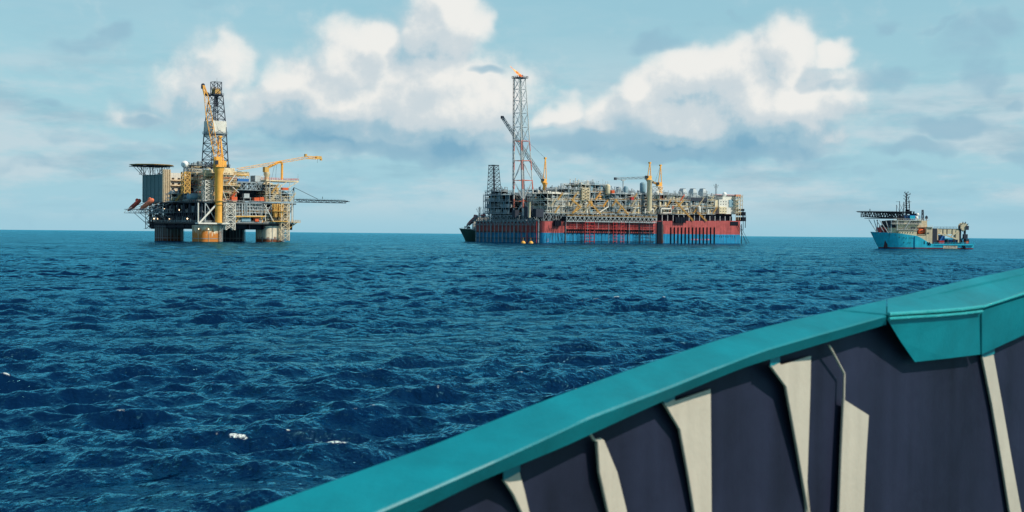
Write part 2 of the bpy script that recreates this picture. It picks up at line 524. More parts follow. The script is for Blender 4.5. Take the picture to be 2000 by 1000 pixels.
def make_world():
    w = bpy.data.worlds.new('World'); SC.world = w; w.use_nodes = True
    nt = w.node_tree; N = nt.nodes; L = nt.links; N.clear()

    def S(x, sock):
        if isinstance(x, (int, float)): sock.default_value = x
        elif isinstance(x, tuple): sock.default_value = x
        else: nt_l[0].new(x, sock)
    nt_l = [L]; cur = [N]

    def mth(op, a, b=0.0, c=None, clamp=False):
        n = cur[0].new('ShaderNodeMath'); n.operation = op; n.use_clamp = clamp
        S(a, n.inputs[0]); S(b, n.inputs[1])
        if c is not None: S(c, n.inputs[2])
        return n.outputs[0]

    def vm(op, a, b):
        n = cur[0].new('ShaderNodeVectorMath'); n.operation = op
        S(a, n.inputs[0]); S(b, n.inputs[1])
        return n.outputs[1] if op == 'LENGTH' else n.outputs[0]

    def mrange(v, f0, f1, t0=0.0, t1=1.0, smooth=True):
        n = cur[0].new('ShaderNodeMapRange'); n.interpolation_type = 'SMOOTHSTEP' if smooth else 'LINEAR'
        S(v, n.inputs['Value']); n.inputs['From Min'].default_value = f0; n.inputs['From Max'].default_value = f1
        n.inputs['To Min'].default_value = t0; n.inputs['To Max'].default_value = t1
        return n.outputs[0]

    def noi(v, scale, detail, rough=.55, sx=1, sy=1, off=(0, 0, 0)):
        mp = cur[0].new('ShaderNodeMapping'); mp.inputs['Scale'].default_value = (sx, sy, 1); mp.inputs['Location'].default_value = off
        S(v, mp.inputs[0])
        n = cur[0].new('ShaderNodeTexNoise'); n.inputs['Scale'].default_value = scale; n.inputs['Detail'].default_value = detail; n.inputs['Roughness'].default_value = rough
        nt_l[0].new(mp.outputs[0], n.inputs['Vector'])
        return n

    def mixc(f, a, b):
        n = cur[0].new('ShaderNodeMix'); n.data_type = 'RGBA'
        S(f, n.inputs[0])
        for v, s_ in ((a, n.inputs[6]), (b, n.inputs[7])):
            if isinstance(v, tuple): s_.default_value = (*v, 1) if len(v) == 3 else v
            else: nt_l[0].new(v, s_)
        return n.outputs[2]

    def azel(px, py):
        d = ray(px, py).normalized()
        return math.atan2(d.x, d.y), math.asin(d.z)

    # cloud density as a function of bearing and elevation (world directions)
    def density_group(name, blobs, warp, wscale, fscale, famp, stretch=1.0, seed=0.0, grow=1.0):
        g = bpy.data.node_groups.new(name, 'ShaderNodeTree')
        g.interface.new_socket('P', in_out='INPUT', socket_type='NodeSocketVector')
        g.interface.new_socket('W', in_out='INPUT', socket_type='NodeSocketVector')
        g.interface.new_socket('D', in_out='OUTPUT', socket_type='NodeSocketFloat')
        cur[0] = g.nodes; nt_l[0] = g.links
        gi = g.nodes.new('NodeGroupInput'); go = g.nodes.new('NodeGroupOutput')
        P = gi.outputs[0]
        P2 = vm('ADD', P, gi.outputs[1])
        tot = None
        for (x, y, rx, ry, amp) in blobs:
            a0, e0 = azel(x, y)
            q = vm('SUBTRACT', P2, (a0, e0, 0.0))
            q = vm('MULTIPLY', q, (F / (rx * grow), F / (ry * grow), 0.0))
            ln = vm('LENGTH', q, (0, 0, 0))
            b = mrange(ln, 1.35, .2, 0.0, amp)
            tot = b if tot is None else mth('SMOOTH_MAX', tot, b, .12)
        fb = noi(P, fscale, 7, .58, sx=stretch, off=(seed * 2, .3, 0)).outputs[0]
        fb = mth('SUBTRACT', fb, .5)
        dd = mth('MULTIPLY_ADD', fb, famp, tot)
        g.links.new(dd, go.inputs[0])
        cur[0] = N; nt_l[0] = L
        return g

    big = [(860, 60, 85, 95, 1), (925, 40, 45, 60, .75), (705, 110, 95, 70, 1), (610, 165, 95, 65, 1), (850, 190, 170, 95, 1), (700, 215, 190, 70, 1), (730, 255, 210, 50, .9), (900, 230, 110, 60, .9),
           (560, 205, 80, 45, .8), (430, 125, 60, 50, .72), (380, 170, 90, 60, .62), (450, 205, 120, 60, .6), (300, 220, 80, 30, .5), (800, 270, 240, 45, .7), (880, 0, 60, 60, 1),
           (1530, 105, 70, 66, 1), (1440, 215, 190, 55, .95), (1450, 150, 85, 65, 1), (1370, 165, 100, 62, 1), (1290, 190, 75, 55, .95), (1340, 240, 150, 60, 1), (1500, 200, 120, 70, 1), (1600, 165, 80, 60, .72),
           (1628, 100, 38, 32, .9), (1575, 262, 62, 42, .85), (1215, 250, 80, 60, .7), (1100, 215, 60, 32, .72), (1370, 280, 240, 38, .7), (1200, 225, 60, 40, .6)]
    wisp = [(170, 78, 110, 24, .75), (215, 68, 55, 28, .8), (1290, 88, 95, 34, .85), (1350, 60, 50, 20, .6), (1720, 150, 105, 34, .85), (1640, 160, 70, 22, .7), (1915, 135, 60, 42, .85), (1950, 50, 70, 36, .7),
            (1725, 32, 42, 20, .65), (1830, 52, 46, 12, .6), (90, 200, 48, 16, .7), (15, 215, 50, 34, .55), (960, 137, 58, 17, .8), (400, 12, 90, 22, .5), (1430, 35, 26, 16, .5), (1060, 165, 40, 30, .5),
            (290, 225, 60, 24, .9), (1150, 270, 130, 30, .95), (1280, 300, 150, 22, .9), (1850, 245, 110, 40, .9), (1880, 90, 90, 60, .6), (1760, 240, 120, 50, .6), (120, 130, 120, 40, .5), (1790, 295, 130, 24, .8), (1990, 205, 36, 22, .75), (1990, 320, 60, 26, .8), (700, 262, 190, 24, .7),
            (1050, 300, 120, 30, .6), (150, 270, 120, 30, .7), (450, 290, 150, 22, .65), (60, 320, 110, 16, .6), (620, 300, 90, 20, .6), (870, 320, 170, 18, .6), (1600, 320, 150, 22, .6), (1330, 330, 100, 18, .5), (760, 305, 300, 26, .8), (1450, 300, 240, 24, .7), (1230, 265, 90, 50, .7), (250, 300, 160, 20, .6), (1760, 340, 200, 18, .6), (280, 195, 60, 30, .6)]
    G1 = density_group('cumulus_density', big, .055, 16, 34, .85, 1.0, 1.7, 1.3)
    G2 = density_group('wisp_density', wisp, .04, 18, 28, 1.15, .6, 5.1)

    cur[0] = N; nt_l[0] = L
    tc = N.new('ShaderNodeTexCoord')
    sp = N.new('ShaderNodeSeparateXYZ'); L.new(tc.outputs['Generated'], sp.inputs[0])
    az = mth('ARCTAN2', sp.outputs[0], sp.outputs[1]); el = mth('ARCSINE', sp.outputs[2])
    cb = N.new('ShaderNodeCombineXYZ'); L.new(az, cb.inputs[0]); L.new(el, cb.inputs[1])
    P = cb.outputs[0]

    wn = noi(P, 17, 3, .55, off=(1.7, 0, 0))
    wv = vm('MULTIPLY', vm('SUBTRACT', wn.outputs['Color'], (.5, .5, .5)), (.052, .052, 0))

    def dens(G, off):
        g = N.new('ShaderNodeGroup'); g.node_tree = G
        L.new(wv, g.inputs[1])
        L.new(vm('ADD', P, off) if off else P, g.inputs[0])
        return g.outputs[0]
    d0 = dens(G1, None); d1 = dens(G1, (.013, .019, 0.0))
    # clear sky
    sky = N.new('ShaderNodeTexSky'); sky.sky_type = 'NISHITA'; sky.sun_disc = False
    sky.sun_elevation = SUN_EL; sky.sun_rotation = SUN_AZ; sky.air_density = 1.0; sky.dust_density = .6; sky.ozone_density = 2.0
    tint = N.new('ShaderNodeVectorMath'); tint.operation = 'MULTIPLY'; L.new(sky.outputs[0], tint.inputs[0]); tint.inputs[1].default_value = SKY_TINT
    # haze towards the horizon, paler and greyer
    hz = mrange(el, 0.0, .30, 1.0, 0.0)
    c = mixc(mth('MULTIPLY', hz, .92), tint.outputs[0], (3.3, 6.0, 7.4))
    up = mrange(el, .0, .25, 0.0, 1.0)
    c = mixc(mth('MULTIPLY', up, .6), c, (3.1, 6.2, 7.7))
    zen = mrange(el, .22, .75)
    c = mixc(mth('MULTIPLY', zen, .85), c, (.25, 1.25, 2.9))
    # thin broken veil of far cloud
    nv = noi(P, 13, 7, .6, sx=.55, sy=2.0, off=(3.1, 1, 0)).outputs[0]
    band = mth('MULTIPLY', mrange(el, .0, .035), mrange(el, .085, .15, 1.0, .15))
    veil = mth('MULTIPLY', mrange(nv, .42, .60), band)
    c = mixc(mth('MULTIPLY', veil, .95), c, (5.3, 6.7, 7.3))
    nv2 = noi(P, 11, 6, .6, sx=.5, sy=2.4, off=(9.4, 4, 0)).outputs[0]
    veil2 = mth('MULTIPLY', mrange(nv2, .48, .68), band)
    c = mixc(mth('MULTIPLY', veil2, .5), c, (2.2, 4.1, 5.3))
    # grey-blue wisps
    w0 = dens(G2, None)
    # cumulus: light comes from the upper right, so compare density towards it
    al = mrange(d0, .10, .70)
    soft = mrange(d0, .14, .9)
    al = mth('MULTIPLY_ADD', soft, .25, mth('MULTIPLY', al, .75))
    lt = mth('MULTIPLY', mth('SUBTRACT', d0, d1), .80)
    bil = mth('SUBTRACT', noi(P, 26, 5, .5, off=(4.4, 2, 0)).outputs[0], .5)
    lt = mth('MULTIPLY_ADD', bil, .75, lt)
    # bases are darker: elevation falls below each heap's middle
    basef = mrange(el, .042, .098, -.34, .28)
    lt = mth('ADD', mth('ADD', lt, basef), .40, clamp=True)
    cr = N.new('ShaderNodeValToRGB'); cr.color_ramp.interpolation = 'EASE'
    e = cr.color_ramp.elements
    e[0].position = 0.0; e[0].color = (.20, .41, .56, 1)
    e[1].position = 1.0; e[1].color = (.86, .86, .83, 1)
    x = cr.color_ramp.elements.new(.32); x.color = (.36, .54, .64, 1)
    x = cr.color_ramp.elements.new(.62); x.color = (.60, .68, .72, 1)
    L.new(lt, cr.inputs[0])
    sc = N.new('ShaderNodeVectorMath'); sc.operation = 'SCALE'; sc.inputs['Scale'].default_value = 10.0; L.new(cr.outputs[0], sc.inputs[0])
    c = mixc(al, c, sc.outputs[0])
    wa = mth('MULTIPLY', mrange(w0, .32, .95), .80)
    c = mixc(wa, c, (2.9, 4.9, 6.1))
    bg = N.new('ShaderNodeBackground'); bg.inputs['Strength'].default_value = .1; L.new(c, bg.inputs['Color'])
    out = N.new('ShaderNodeOutputWorld'); L.new(bg.outputs[0], out.inputs[0])
    w.cycles.sampling_method = 'MANUAL'; w.cycles.sample_map_resolution = 512


SKY_TINT = (1.25, 1.25, .95)
make_world()
sl = bpy.data.lights.new('sun', 'SUN'); sl.energy = 4.8; sl.angle = R(.5); sl.color = (1.0, .90, .74)
so = bpy.data.objects.new('sun', sl); COL.objects.link(so)
sd = Vector((math.sin(SUN_AZ) * math.cos(SUN_EL), math.cos(SUN_AZ) * math.cos(SUN_EL), math.sin(SUN_EL)))
so.rotation_euler = sd.to_track_quat('Z', 'Y').to_euler()
so.location = (0, 0, 60)
vs = SC.view_settings
vs.view_transform = 'Standard'; vs.look = 'None'; vs.exposure = 0; vs.gamma = 1

# ------------------------------------------------------------------ our own ship: the bulwark in front
def interp(tab, x):
    """smooth (Catmull-Rom) interpolation through a table"""
    n = len(tab)
    k = 0
    while k < n - 2 and x > tab[k + 1][0]: k += 1
    (x0, y0), (x1, y1) = tab[k], tab[k + 1]
    t = (x - x0) / (x1 - x0)
    sl = (y1 - y0) / (x1 - x0)
    if t < 0 or t > 1: return y0 + sl * (x - x0)
    m0 = (y1 - tab[k - 1][1]) / (x1 - tab[k - 1][0]) if k > 0 else sl
    m1 = (tab[k + 2][1] - y0) / (tab[k + 2][0] - x0) if k < n - 2 else sl
    h = x1 - x0
    return (2 * t ** 3 - 3 * t * t + 1) * y0 + (t ** 3 - 2 * t * t + t) * h * m0 + (3 * t * t - 2 * t ** 3) * y1 + (t ** 3 - t * t) * h * m1


OUT = [(482, 997), (730, 908), (840, 869), (1100, 767), (1440, 652), (1740, 582), (1890, 545), (2000, 522)]
INN = [(736, 1000), (940, 911), (1100, 838), (1150, 815), (1290, 762), (1440, 702), (1500, 680), (1731, 615)]
LIP = [(817, 1000), (940, 940), (1100, 873), (1150, 850), (1290, 786), (1440, 723), (1500, 703), (1731, 634)]
IN2 = [(1731, 611), (1918, 596), (2000, 570)]
LP2 = [(1731, 627), (1917, 611), (2000, 586)]
YT = [(300, 4.0), (736, 4.6), (1100, 5.2), (1500, 6.2), (1730, 6.9), (2000, 7.9)]
def YI(px): return interp(YT, px)


def own_ship():
    root = empty('foreground_ship', (0, 0, 0))
    tag(root, 'ship in the foreground with a teal capped bulwark curving up to the right', 'ship')
    teal = paint('teal_rail_paint', (.0, .190, .240), rough=.48, var=.22, scale=2.2, streak=False, spec=.35)
    add_bump(teal, 60, .0012); add_bump(teal, 6, .004)
    # blotchy tone is in the paint; edges get a bevel
    shade_navy = paint('bulwark_shade_navy', (.017, .021, .046), rough=.5, var=.5, scale=1.0, spec=.15); add_bump(shade_navy, 3, .01)  # the plate's shade is put into this dark base colour
    beige = paint('beige_stiffener_paint', (.47, .43, .365), rough=.5, var=.12, scale=3.0, rust=.10); add_bump(beige, 30, .002)

    xs = [300, 400, 482] + list(range(520, 1731, 35)) + [1731]
    def cap_pts(px, inn, lip, dy=.30):
        yi = YI(px)
        return (at(px, interp(OUT, px), yi + dy), at(px, interp(inn, px), yi), at(px, interp(lip, px), yi + .060))
    def strip(xs, inn, lip, th=.03, dy=.30):
        """swept cap section: top plate, rounded nose and lip"""
        vs = []; fs = []
        n = 0
        for px in xs:
            o, i, l = cap_pts(px, inn, lip, dy)
            back = l + (o - i).normalized() * .03
            u = (i - o).normalized()
            nose = [i - u * .016, i - u * .005 - Vector((0, 0, .002)), i - Vector((0, 0, .010))]
            ring = [o - Vector((0, 0, th)), o - Vector((0, 0, .006)), o + u * .008] + nose + [l, back, i - u * .04 - Vector((0, 0, th))]
            n = len(ring)
            vs += ring
        for s_ in range(len(xs) - 1):
            for k in range(n):
                k2 = (k + 1) % n
                fs.append((s_ * n + k, (s_ + 1) * n + k, (s_ + 1) * n + k2, s_ * n + k2))
        fs.append(tuple(range(n))); fs.append(tuple(range((len(xs) - 1) * n + n - 1, (len(xs) - 1) * n - 1, -1)))
        return vs, fs
    m = MB(); m.add(*strip(xs, INN, LIP)); cap = m.build('cap_rail', teal, root, smooth=True)
    xs2 = [1733, 1780, 1830, 1880, 1912, 1922, 1960, 2000, 2060]
    m = MB(); m.add(*strip(xs2, IN2, LP2, dy=.42)); cap2 = m.build('cap_rail', teal, root, smooth=True)
    cap2['label'] = 'wider section of teal cap rail with glossy folded edge'
    # butt weld across the cap where the wide section starts
    o, i, l = cap_pts(1731, INN, LIP)
    m = MB(); o2 = at(1636, 606, YI(1636) + .30)
    m.tube(o2 + Vector((0, 0, .0)), i + Vector((0, 0, .002)), .006)
    m.tube(at(1957, 536, YI(1957) + .40), at(2010, 540, YI(2000) + .36), .005)
    m.each('weld_seam', teal, root)
    # rounded beads along the folded edge, base lightened for a sunlit glint
    bead = paint('glossy_teal_bead', (.03, .36, .38), rough=.12, var=.1, scale=6, streak=False, spec=1.0); add_bump(bead, 40, .006)
    m = MB(); rnd = random.Random(4)
    for a_, b_ in zip([1736, 1780, 1830, 1880, 1915], [1780, 1830, 1880, 1915, 1918]):
        for dz, rr in ((0, .010), (.030, .009)):
            m.tube(at(a_, interp(IN2, a_) + 3 + dz * 300, YI(a_) - .004), at(b_, interp(IN2, b_) + 3 + dz * 300, YI(b_) - .004), rr, n=8)
    m.tube(at(1918, 600, YI(1918) - .004), at(2060, 554, YI(2060) - .004), .008, n=8)
    m.build('edge_bead', bead, root, smooth=True)

    # bulwark plating below the cap
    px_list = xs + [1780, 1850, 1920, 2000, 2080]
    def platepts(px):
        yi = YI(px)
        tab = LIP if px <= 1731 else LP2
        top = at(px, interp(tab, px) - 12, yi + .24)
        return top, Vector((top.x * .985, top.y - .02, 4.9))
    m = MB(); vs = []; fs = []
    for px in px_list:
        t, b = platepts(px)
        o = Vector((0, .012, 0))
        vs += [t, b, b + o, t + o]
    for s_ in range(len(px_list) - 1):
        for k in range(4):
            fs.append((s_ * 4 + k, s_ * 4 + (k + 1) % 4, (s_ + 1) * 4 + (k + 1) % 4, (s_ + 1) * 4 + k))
    m.add(vs, fs); m.build('bulwark_plate', shade_navy, root)
    # shell plating outside, down to the water, and the deck we stand on
    m = MB(); vs = []; fs = []
    for px in px_list:
        yi = YI(px); tab = OUT
        t = at(px, interp(tab, px), yi + .28); t = t - Vector((0, 0, .04))
        t2 = Vector((t.x, t.y + .03, 4.6)); b = Vector((t.x * .96, t.y * .94, -1.0))
        vs += [t, t2, b]
    for s_ in range(len(px_list) - 1):
        for k in range(2): fs.append((s_ * 3 + k, s_ * 3 + k + 1, (s_ + 1) * 3 + k + 1, (s_ + 1) * 3 + k))
    m.add(vs, fs); m.build('hull_shell', teal, root)
    m = MB(); dk = [platepts(px)[1] for px in px_list]
    poly = [(p.x, p.y - .01) for p in dk] + [(7, 3), (7, -9), (-4, -9), (-3.2, 1)]
    m.prism(poly, 5.02, 5.06); m.build('deck', paint('green_deck_paint', (.03, .12, .10), rough=.6), root)

    # stiffeners: outline of each web, its plane through (plate pixel, tip pixel, depth of the web), bead along the tip
    stiff = [  # tops of some webs cut away where the cap's shadow would fall
        ([(984, 937), (1014, 920), (1025, 960), (1034, 1000), (1060, 1090), (1048, 1090), (1019, 1000), (1003, 965)], 1030, 1000, .10, [(984, 937), (1003, 965), (1019, 1000), (1048, 1090)], 1),
        ([(1166, 858), (1172, 855), (1180, 860), (1206, 923), (1225, 1000), (1245, 1070), (1205, 1070), (1188, 1000), (1171, 923)], 1215, 1180, .12, [(1152, 846), (1159, 858), (1167, 861), (1171, 923), (1188, 1000), (1205, 1070)], 0),
        ([(1297, 788), (1316, 778), (1320, 783), (1388, 760), (1390, 1000), (1391, 1080), (1370, 1080), (1356, 1000), (1343, 920), (1328, 839)], 1388, 1328, .20, [(1297, 786), (1328, 839), (1343, 920), (1356, 1000), (1370, 1080)], 1),
        ([(1505, 715), (1521, 706), (1526, 713), (1584, 695), (1583, 755), (1577, 940), (1576, 1000), (1580, 1070), (1590, 1070), (1574, 975), (1556, 870), (1535, 755)], 1582, 1535, .20, [(1505, 714), (1535, 755), (1556, 870), (1576, 985), (1590, 1070)], 1),
        ([(1648, 780), (1697, 811), (1692, 890), (1687, 1000), (1684, 1070), (1636, 1070), (1639, 1000), (1643, 890)], 1694, 1645, .20, [(1619, 674), (1628, 690), (1649, 730), (1648, 780), (1643, 890), (1639, 1000), (1636, 1070)], 0),
        ([(1918, 696), (1940, 690), (1958, 790), (1976, 895), (1995, 1000), (2008, 1080), (1985, 1080), (1972, 1000), (1955, 895), (1937, 790)], 1965, 1940, .10, [(1918, 696), (1937, 790), (1955, 895), (1972, 1000), (1985, 1080)], 1),
    ]
    for idx, (poly, pj, pt_, dep, beadp, collar) in enumerate(stiff):
        yj = YI(pj) + .225
        J = at(pj, 850, yj); T = at(pt_, 850, yj - dep)
        dv = Vector((T.x - J.x, T.y - J.y, 0)).normalized(); nrm = Vector((dv.y, -dv.x, 0))
        def onp(px, py, off=0.0):
            d = ray(px, py); t = (J - CP).dot(nrm) / d.dot(nrm)
            return CP + d * t + nrm * off
        f_ = [onp(*p) for p in poly]; sgn = 1 if nrm.y > 0 else -1
        bk = [p + nrm * .011 * sgn for p in f_]; n = len(poly)
        m = MB(); m.add(f_ + bk, [tuple(range(n)), tuple(range(2 * n - 1, n - 1, -1))] + [(k, (k + 1) % n, n + (k + 1) % n, n + k) for k in range(n)])
        for p, q in zip(beadp[:-1], beadp[1:]):
            m.tube(onp(*p), onp(*q), .006, n=8)
        m.build('stiffener', beige, root)
        if collar:
            m = MB(); lx, ly = poly[0]; rx, ry = poly[1]
            a_ = onp(lx - 1, ly + 2); b_ = onp(rx + 2, ry + 1); u_ = Vector((0, 0, .05)); o_ = Vector((0, .012, 0)); i_ = Vector((0, -.006, 0))
            m.hexa([a_ + i_, b_ + i_, b_ + o_, a_ + o_], [a_ + i_ + u_, b_ + i_ + u_, b_ + o_ + u_, a_ + o_ + u_]); m.build('collar', teal, root)
    # deep teal bracket plate hanging under the wide section
    pts = [(1733, 624), (1760, 668), (1787, 707), (1852, 700), (1917, 692), (1917, 606)]
    m = MB()
    def plate(poly, ys, off=.014):
        f = [at(px, py, y) for (px, py), y in zip(poly, ys)]
        bk = [p + Vector((0, off, 0)) for p in f]
        n = len(poly)
        m.add(f + bk, [tuple(range(n)), tuple(range(2 * n - 1, n - 1, -1))] + [(k, (k + 1) % n, n + (k + 1) % n, n + k) for k in range(n)])
    plate(pts, [YI(p[0]) + .02 + max(0, p[1] - 624) * .0014 for p in pts])
    m.build('bracket_plate', teal, root)
    m = MB(); pts = [(1918, 606), (1918, 692), (2000, 655), (2070, 620), (2070, 560)]
    plate(pts, [YI(p[0]) + .02 + d_ for p, d_ in zip(pts, (0, .12, .12, .12, 0))]); m.build('bracket_plate', teal, root)
    m = MB(); m.tube(at(1917, 612, YI(1917) + .016), at(1917, 692, YI(1917) + .11), .004); m.each('weld_seam', teal, root)
    return root


own_ship()

# ------------------------------------------------------------------ clutter of a process module
def clutter(root, a0, a1, b0, b1, z0, z1, seed, cols=('grey', 'lgrey', 'white'), accent=('yellow', 'ochre'), frame='lgrey', rows=2, dense=1.0, s=1.0, dark='dgrey', deckname='deck', backing=True):
    """one storey of plant between two decks, built as named parts of root"""
    rnd = random.Random(seed)
    A = a1 - a0; H = z1 - z0; Bd = b1 - b0
    st = MB(); pi = MB(); eq = MB(); hr = MB(); ac = MB(); bk = MB(); pi2 = MB()
    st.box(a0, a1, b0, b1, z0 - .35, z0)
    nb = max(2, int(A / (6.5 * s))); nd = max(1, int(Bd / (10 * s)))
    for i in range(nb + 1):
        for j in range(nd + 1):
            x = a0 + A * i / nb; y = b0 + .3 + (Bd - .6) * j / nd
            x = min(max(x, a0 + .25), a1 - .25)
            st.tube((x, y, z0), (x, y, z1), .26 * s, n=4)
            if j in (0, nd) and i < nb and rnd.random() < .55:
                x2 = a0 + A * (i + 1) / nb
                if rnd.random() < .5: st.bar((x, y, z0), (x2, y, z1), .15 * s)
                else: st.bar((x2, y, z0), (x, y, z1), .15 * s)
                if rnd.random() < .3: st.bar((x2, y, z0), (x, y, z1), .15 * s)
    for i in range(nd):      # end face bracing
        y0 = b0 + Bd * i / nd; y1 = b0 + Bd * (i + 1) / nd
        for x in (a0 + .2, a1 - .2): st.bar((x, y0, z0), (x, y1, z1), .16 * s)
    if backing:
        bk.box(a0 + .8, a1 - .8, b0 + Bd * .3, b0 + Bd * .3 + .3, z0, z1 - .3)
        bk.box(a0 + .8 + A * .4, a0 + 1.2 + A * .4, b0 + 1.5, b1 - 1, z0, z1 - .3)
    for rw in range(rows):
        yb = b0 + 1.2 + rw * 3.2 * s
        x = a0 + .8
        while x < a1 - 1.5:
            w = rnd.uniform(1.6, 5.5) * s
            w = min(w, a1 - x - .6)
            if w < .8: break
            k = rnd.random(); h = H * rnd.uniform(.35, .88)
            tgt = eq if rnd.random() < .8 else ac
            if k < .20:
                r = min(w * .42, 1.7 * s); tgt.capsule((x + w / 2, yb + 1, z0 + .6), (x + w / 2, yb + 1, z0 + .6 + h), r)
            elif k < .42:
                r = rnd.uniform(.5, .95) * s
                for q in range(rnd.choice((1, 1, 2))):
                    zc = z0 + r + .5 + q * (2 * r + .5)
                    if zc + r < z1: tgt.capsule((x, yb + 1, zc), (x + w, yb + 1, zc), r)
            elif k < .66:
                tgt.box(x, x + w * .85, yb, yb + 2.2 * s, z0, z0 + h)
                if w > 2.5:
                    for q in range(int(w / 1.1)): pi2.bar((x + .3 + q * 1.05, yb - .08, z0 + .1), (x + .3 + q * 1.05, yb - .08, z0 + h), .06)
            else:
                for q in range(rnd.randint(3, 6)):
                    xx = x + rnd.uniform(0, w); r = rnd.uniform(.10, .28) * s; yy = yb + rnd.uniform(-.4, 1.5)
                    zt = z0 + H * rnd.uniform(.4, 1)
                    pi.tube((xx, yy, z0), (xx, yy, zt), r)
                    pi.tube((xx, yy, zt), (xx + rnd.uniform(-1, 1) * 3 * s, yy, zt), r)
            x += w + rnd.uniform(.3, 1.2) * s
    # long pipe runs along the edge
    for q in range(int(4 * dense)):
        zz = z0 + H * rnd.uniform(.12, .96); yy = b0 + rnd.uniform(-.2, 1.4); r = rnd.uniform(.12, .3) * s
        xa = a0 + A * rnd.uniform(0, .5); xb = xa + (a1 - xa) * rnd.uniform(.5, 1)
        (pi if q % 2 else pi2).path([(xa, yy, max(z0, zz - rnd.uniform(0, 2))), (xa, yy, zz), (xb, yy, zz), (xb, yy, min(z1, zz + rnd.uniform(0, 2)))], r)
        xx = a0 + rnd.uniform(-.2, .8); ya = b0 + Bd * rnd.uniform(0, .5)
        pi.path([(xx, ya, zz), (xx, b1 - 1, zz)], r)
    hr.railrect(a0, a1, b0, b1, z0, 1.15, 3.0, .07)
    if rnd.random() < .7:
        xx = a0 + A * rnd.uniform(.1, .7); ac.stair((xx, b0 - .9, z0), (xx + H * .9, b0 - .9, z1), .8)
    st.build('steel_frame', M[frame], root)
    if pi.n: pi.build('pipework', M[cols[1 % len(cols)]], root)
    if pi2.n: pi2.build('pipework', M[cols[2 % len(cols)]], root)
    if eq.n: eq.build('equipment', M[cols[0]], root, smooth=True)
    if ac.n: ac.build('stairway', M[rnd.choice(accent)], root)
    hr.build('handrail', M[rnd.choice(accent)], root)
    if bk.n: bk.build('shade_backing', M['dark'], root)  # dark sheets standing in for shade inside the module


def top_bits(mb, a0, a1, b0, b1, z, seed, hmax=5, n=10):
    """vents, lamp posts, small vessels and boxes on an open top"""
    rnd = random.Random(seed)
    for q in range(n):
        x = rnd.uniform(a0 + .5, a1 - .5); y = rnd.uniform(b0 + .5, b1 - .5); h = hmax * rnd.uniform(.25, 1)
        k = rnd.random()
        if k < .3: mb.tube((x, y, z), (x, y, z + h), .12); mb.box(x - .5, x + .5, y - .2, y + .2, z + h * .9, z + h)
        elif k < .5: mb.box(x - 1.4, x + 1.4, y - 1, y + 1, z, z + h * .45)
        elif k < .7: mb.capsule((x, y, z + .5), (x, y, z + h * .7), .8)
        elif k < .85: mb.path([(x, y, z), (x, y, z + h * .8), (x + 3, y, z + h * .8), (x + 3, y, z)], .22)
        else: mb.tube((x, y, z), (x, y, z + h), .35, n=8); mb.tube((x, y, z + h), (x, y, z + h + .4), .6, .3, n=8)


# ------------------------------------------------------------------ the offshore platform
RG = Frame(404, 900, R(44))


def lifeboat(fr_or_parent, p, q, r, label, hullmat, group):
    """enclosed free-fall lifeboat lying from stern p (high) to bow q (low); a thing of its own, world coordinates"""
    p = V(p); q = V(q); mid = (p + q) / 2
    root = empty('lifeboat', mid)
    tag(root, label, 'lifeboat', group)
    p = p - mid; q = q - mid
    m = MB(); d, u, w, L = m.basis(p, q)
    prof = [(0, .55), (.04, .85), (.2, 1), (.6, 1), (.8, .82), (.93, .45), (1, .08)]
    n = 12; vs = []
    for t, rr in prof:
        for k in range(n):
            a = 2 * math.pi * k / n
            vs.append(p + d * L * t + u * math.cos(a) * rr * r * .95 + w * math.sin(a) * rr * r * (1.1 if math.sin(a) < 0 else .85))
    fs = [(j * n + k, j * n + (k + 1) % n, (j + 1) * n + (k + 1) % n, (j + 1) * n + k) for j in range(len(prof) - 1) for k in range(n)]
    fs += [tuple(range(n - 1, -1, -1)), tuple(range((len(prof) - 1) * n, len(prof) * n))]
    m.add(vs, fs); m.build('hull', hullmat, root, smooth=True)
    m = MB(); c = p + d * L * .16 + w * r * .85
    m.hexa([c + d * a + u * b for a, b in ((-r * .5, -r * .5), (r * .8, -r * .5), (r * .8, r * .5), (-r * .5, r * .5))],
           [c + w * r * .6 + d * a + u * b for a, b in ((-r * .35, -r * .4), (r * .4, -r * .4), (r * .4, r * .4), (-r * .35, r * .4))])
    m.build('wheelhouse', hullmat, root)
    m = MB()
    for t in (.3, .42, .54):
        c = p + d * L * t + u * r * .93 + w * r * .25; m.cbox(c.x, c.y, c.z, .5, .5, .35)
    for t in (.3, .42, .54):
        c = p + d * L * t - u * r * .93 + w * r * .25; m.cbox(c.x, c.y, c.z, .5, .5, .35)
    m.each('window', M['glass'], root)
    return root


def container(fr, a, b, z, L_, W_, H_, mat, label, group='boxes and containers on the platform decks', name='shipping_container'):
    w = fr.o + fr.A * a + fr.B * b + Vector((0, 0, z))
    root = empty(name, w, fr.ang)
    tag(root, label, 'container', group)
    m = MB(); m.box(-L_ / 2, L_ / 2, -W_ / 2, W_ / 2, .12, H_)
    n = int(L_ / .5)
    for i in range(n):
        x = -L_ / 2 + L_ * (i + .5) / n
        m.box(x - .1, x + .1, -W_ / 2 - .05, -W_ / 2 - .002, .25, H_ - .2)
    m.build('box_body', M[mat], root)
    m = MB()
    for x in (-1, 1):
        for y in (-1, 1): m.cbox(x * (L_ / 2), y * (W_ / 2), H_ / 2, .16, .16, H_ + .06)
    m.build('corner_post', M['dgrey'], root)
    return root


